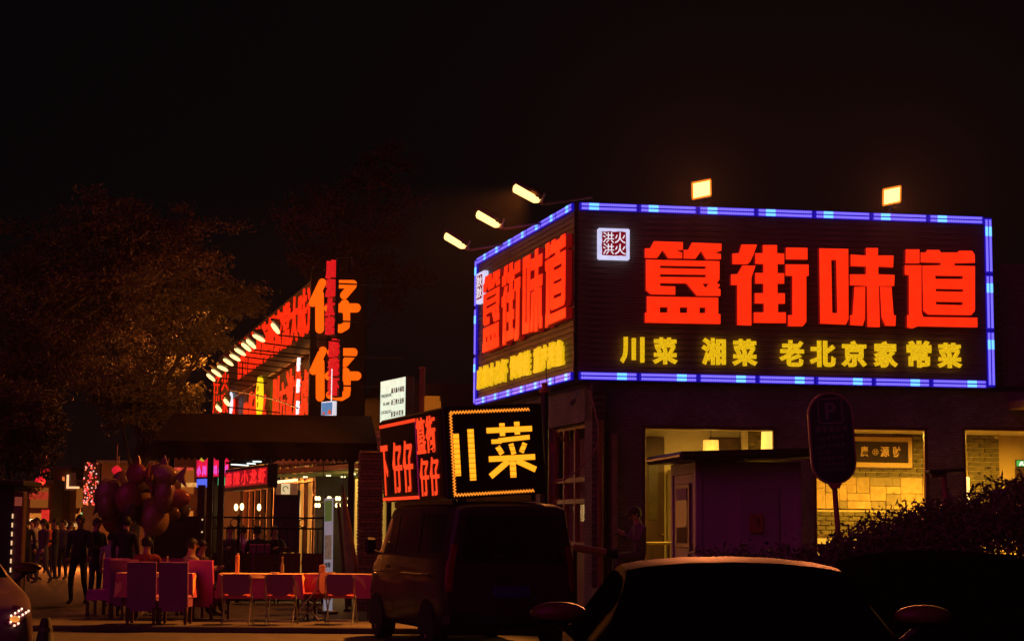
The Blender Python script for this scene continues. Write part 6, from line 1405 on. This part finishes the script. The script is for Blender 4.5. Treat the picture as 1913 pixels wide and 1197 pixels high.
# red lanterns
LAN = mat('lantern_red', (.5, .03, .04), .5, emit=(.8, .012, .03), es=.7)
for k, (px, py, s_, lb) in enumerate(((218, 878, .12, 'upper red lantern beside the lit tree trunk'), (221, 900, .13, 'lower red lantern beside the lit tree trunk'), (75, 898, .2, 'larger red lantern in front of the far shops'), (86, 880, .14, 'small red lantern high above the far shops'))):
    Yl = 44 if k < 2 else 70; p = at(px, py, Yl); t = thing('red_lantern', lb, 'lantern', p, 0, 'red lanterns over the street'); m = MB(); m.sph((0, 0, 0), (s_, s_, s_ * .85), 14, 8); obj('shade', m, LAN, t, smooth=True)
    m = MB(); m.tube([(0, 0, s_ * .8), (0, 0, s_ * .95)], s_ * .4, 10); m.tube([(0, 0, -s_ * .8), (0, 0, -s_ * 1.5)], [s_ * .12, s_ * .2], 6); m.tube([(0, 0, s_ * .95), (0, 0, s_ + .5)], .01, 4); obj('tassel', m, GOLD, t)
# round globe lamps
for k, (px, py, Yg, lb) in enumerate(((150, 964, 70, 'upper white globe lamp above the walking man'), (148, 973, 69, 'lower white globe lamp above the walking man'), (341, 895, 60, 'single white globe lamp under the awning corner'), (59, 973, 72, 'small globe lamp above the far crowd'))):
    p = at(px, py, Yg); t = thing('globe_lamp', lb, 'lamp', p, 0, 'globe lamps down the street'); m = MB(); m.sph((0, 0, 0), .09, 12, 8); obj('globe', m, mat('globe', (.9, .9, .7), .4, emit=(1, .85, .55), es=2), t); m = MB(); m.tube([(0, 0, .08), (0, .02, .35)], .015, 5); obj('stem', m, DARKM, t)
    ld = bpy.data.lights.new('globe_light', 'POINT'); ld.energy = 650; ld.color = (1, .22, .03); ld.shadow_soft_size = .1; l_ = bpy.data.objects.new('globe_light', ld); col.objects.link(l_); l_.parent = t; l_.location = (0, -.15, -.12)
# kiosk at the left edge
KP = at(0, 900, 33); t = thing('dark_kiosk', 'tall dark kiosk with a small pale notice at the left edge', 'kiosk', (gx(44, 33), 33, .1)); h = at(20, 903, 33).z - .1
m = MB(); m.box((-.75, .5, h / 2), (1.1, 1.0, h), bev=.02); obj('body', m, BLKC, t); m = MB(); m.box((-.7, .45, h + .04), (1.45, 1.3, .1), M=Euler((0, R(3), 0)).to_matrix(), bev=.02); obj('roof', m, BLKC, t)
m = MB(); m.box((-.11, .1, h * .47), (.2, .2, h * .94), bev=.02); obj('corner_post', m, mat('kiosk_post', (.14, .07, .06), .7), t); m = MB(); m.box((-.11, -.01, h * .86), (.13, .012, .16)); obj('notice', m, mat('notice_red', (.5, .2, .12), .7, emit=(.3, .06, .03), es=.5), t)
m = MB()
for k in range(9): m.box((-.2, -.02, .4 + k * .16), (.02, .02, .08))
obj('lamp_string', m, mat('small_lamp', (.8, .6, .4)), t)
# bollard
t = thing('bollard', 'squat black bollard in front of the pale car', 'bollard', (gx(92, 24.6), 24.6, 0)); m = MB(); m.tube([(0, 0, 0), (0, 0, .03), (0, 0, .34), (0, 0, .38)], [.16, .13, .07, .05], 14); obj('body', m, mat('bollard_black', (.012, .012, .012), .7), t, smooth=True); m = MB(); m.tube([(0, 0, .2), (0, 0, .25)], [.101, .092], 14); obj('band', m, mat('band_grey', (.05, .04, .04), .5), t)

# ================================================================== thin volume added to give the lamps a lens glow
hz = MB(); hz.box((0, 62, 9), (160, 190, 20)); ho = obj('glow_haze', hz, []); ho['kind'] = 'stuff'
HM = bpy.data.materials.new('lens_glow_haze'); HM.use_nodes = True; nt = HM.node_tree; nt.nodes.remove(nt.nodes['Principled BSDF'])
pvn = nt.nodes.new('ShaderNodeVolumePrincipled'); pvn.inputs['Density'].default_value = .00013; pvn.inputs['Anisotropy'].default_value = .6; pvn.inputs['Color'].default_value = (.98, .82, .92, 1)
nt.links.new(pvn.outputs[0], nt.nodes['Material Output'].inputs['Volume']); ho.data.materials.append(HM)
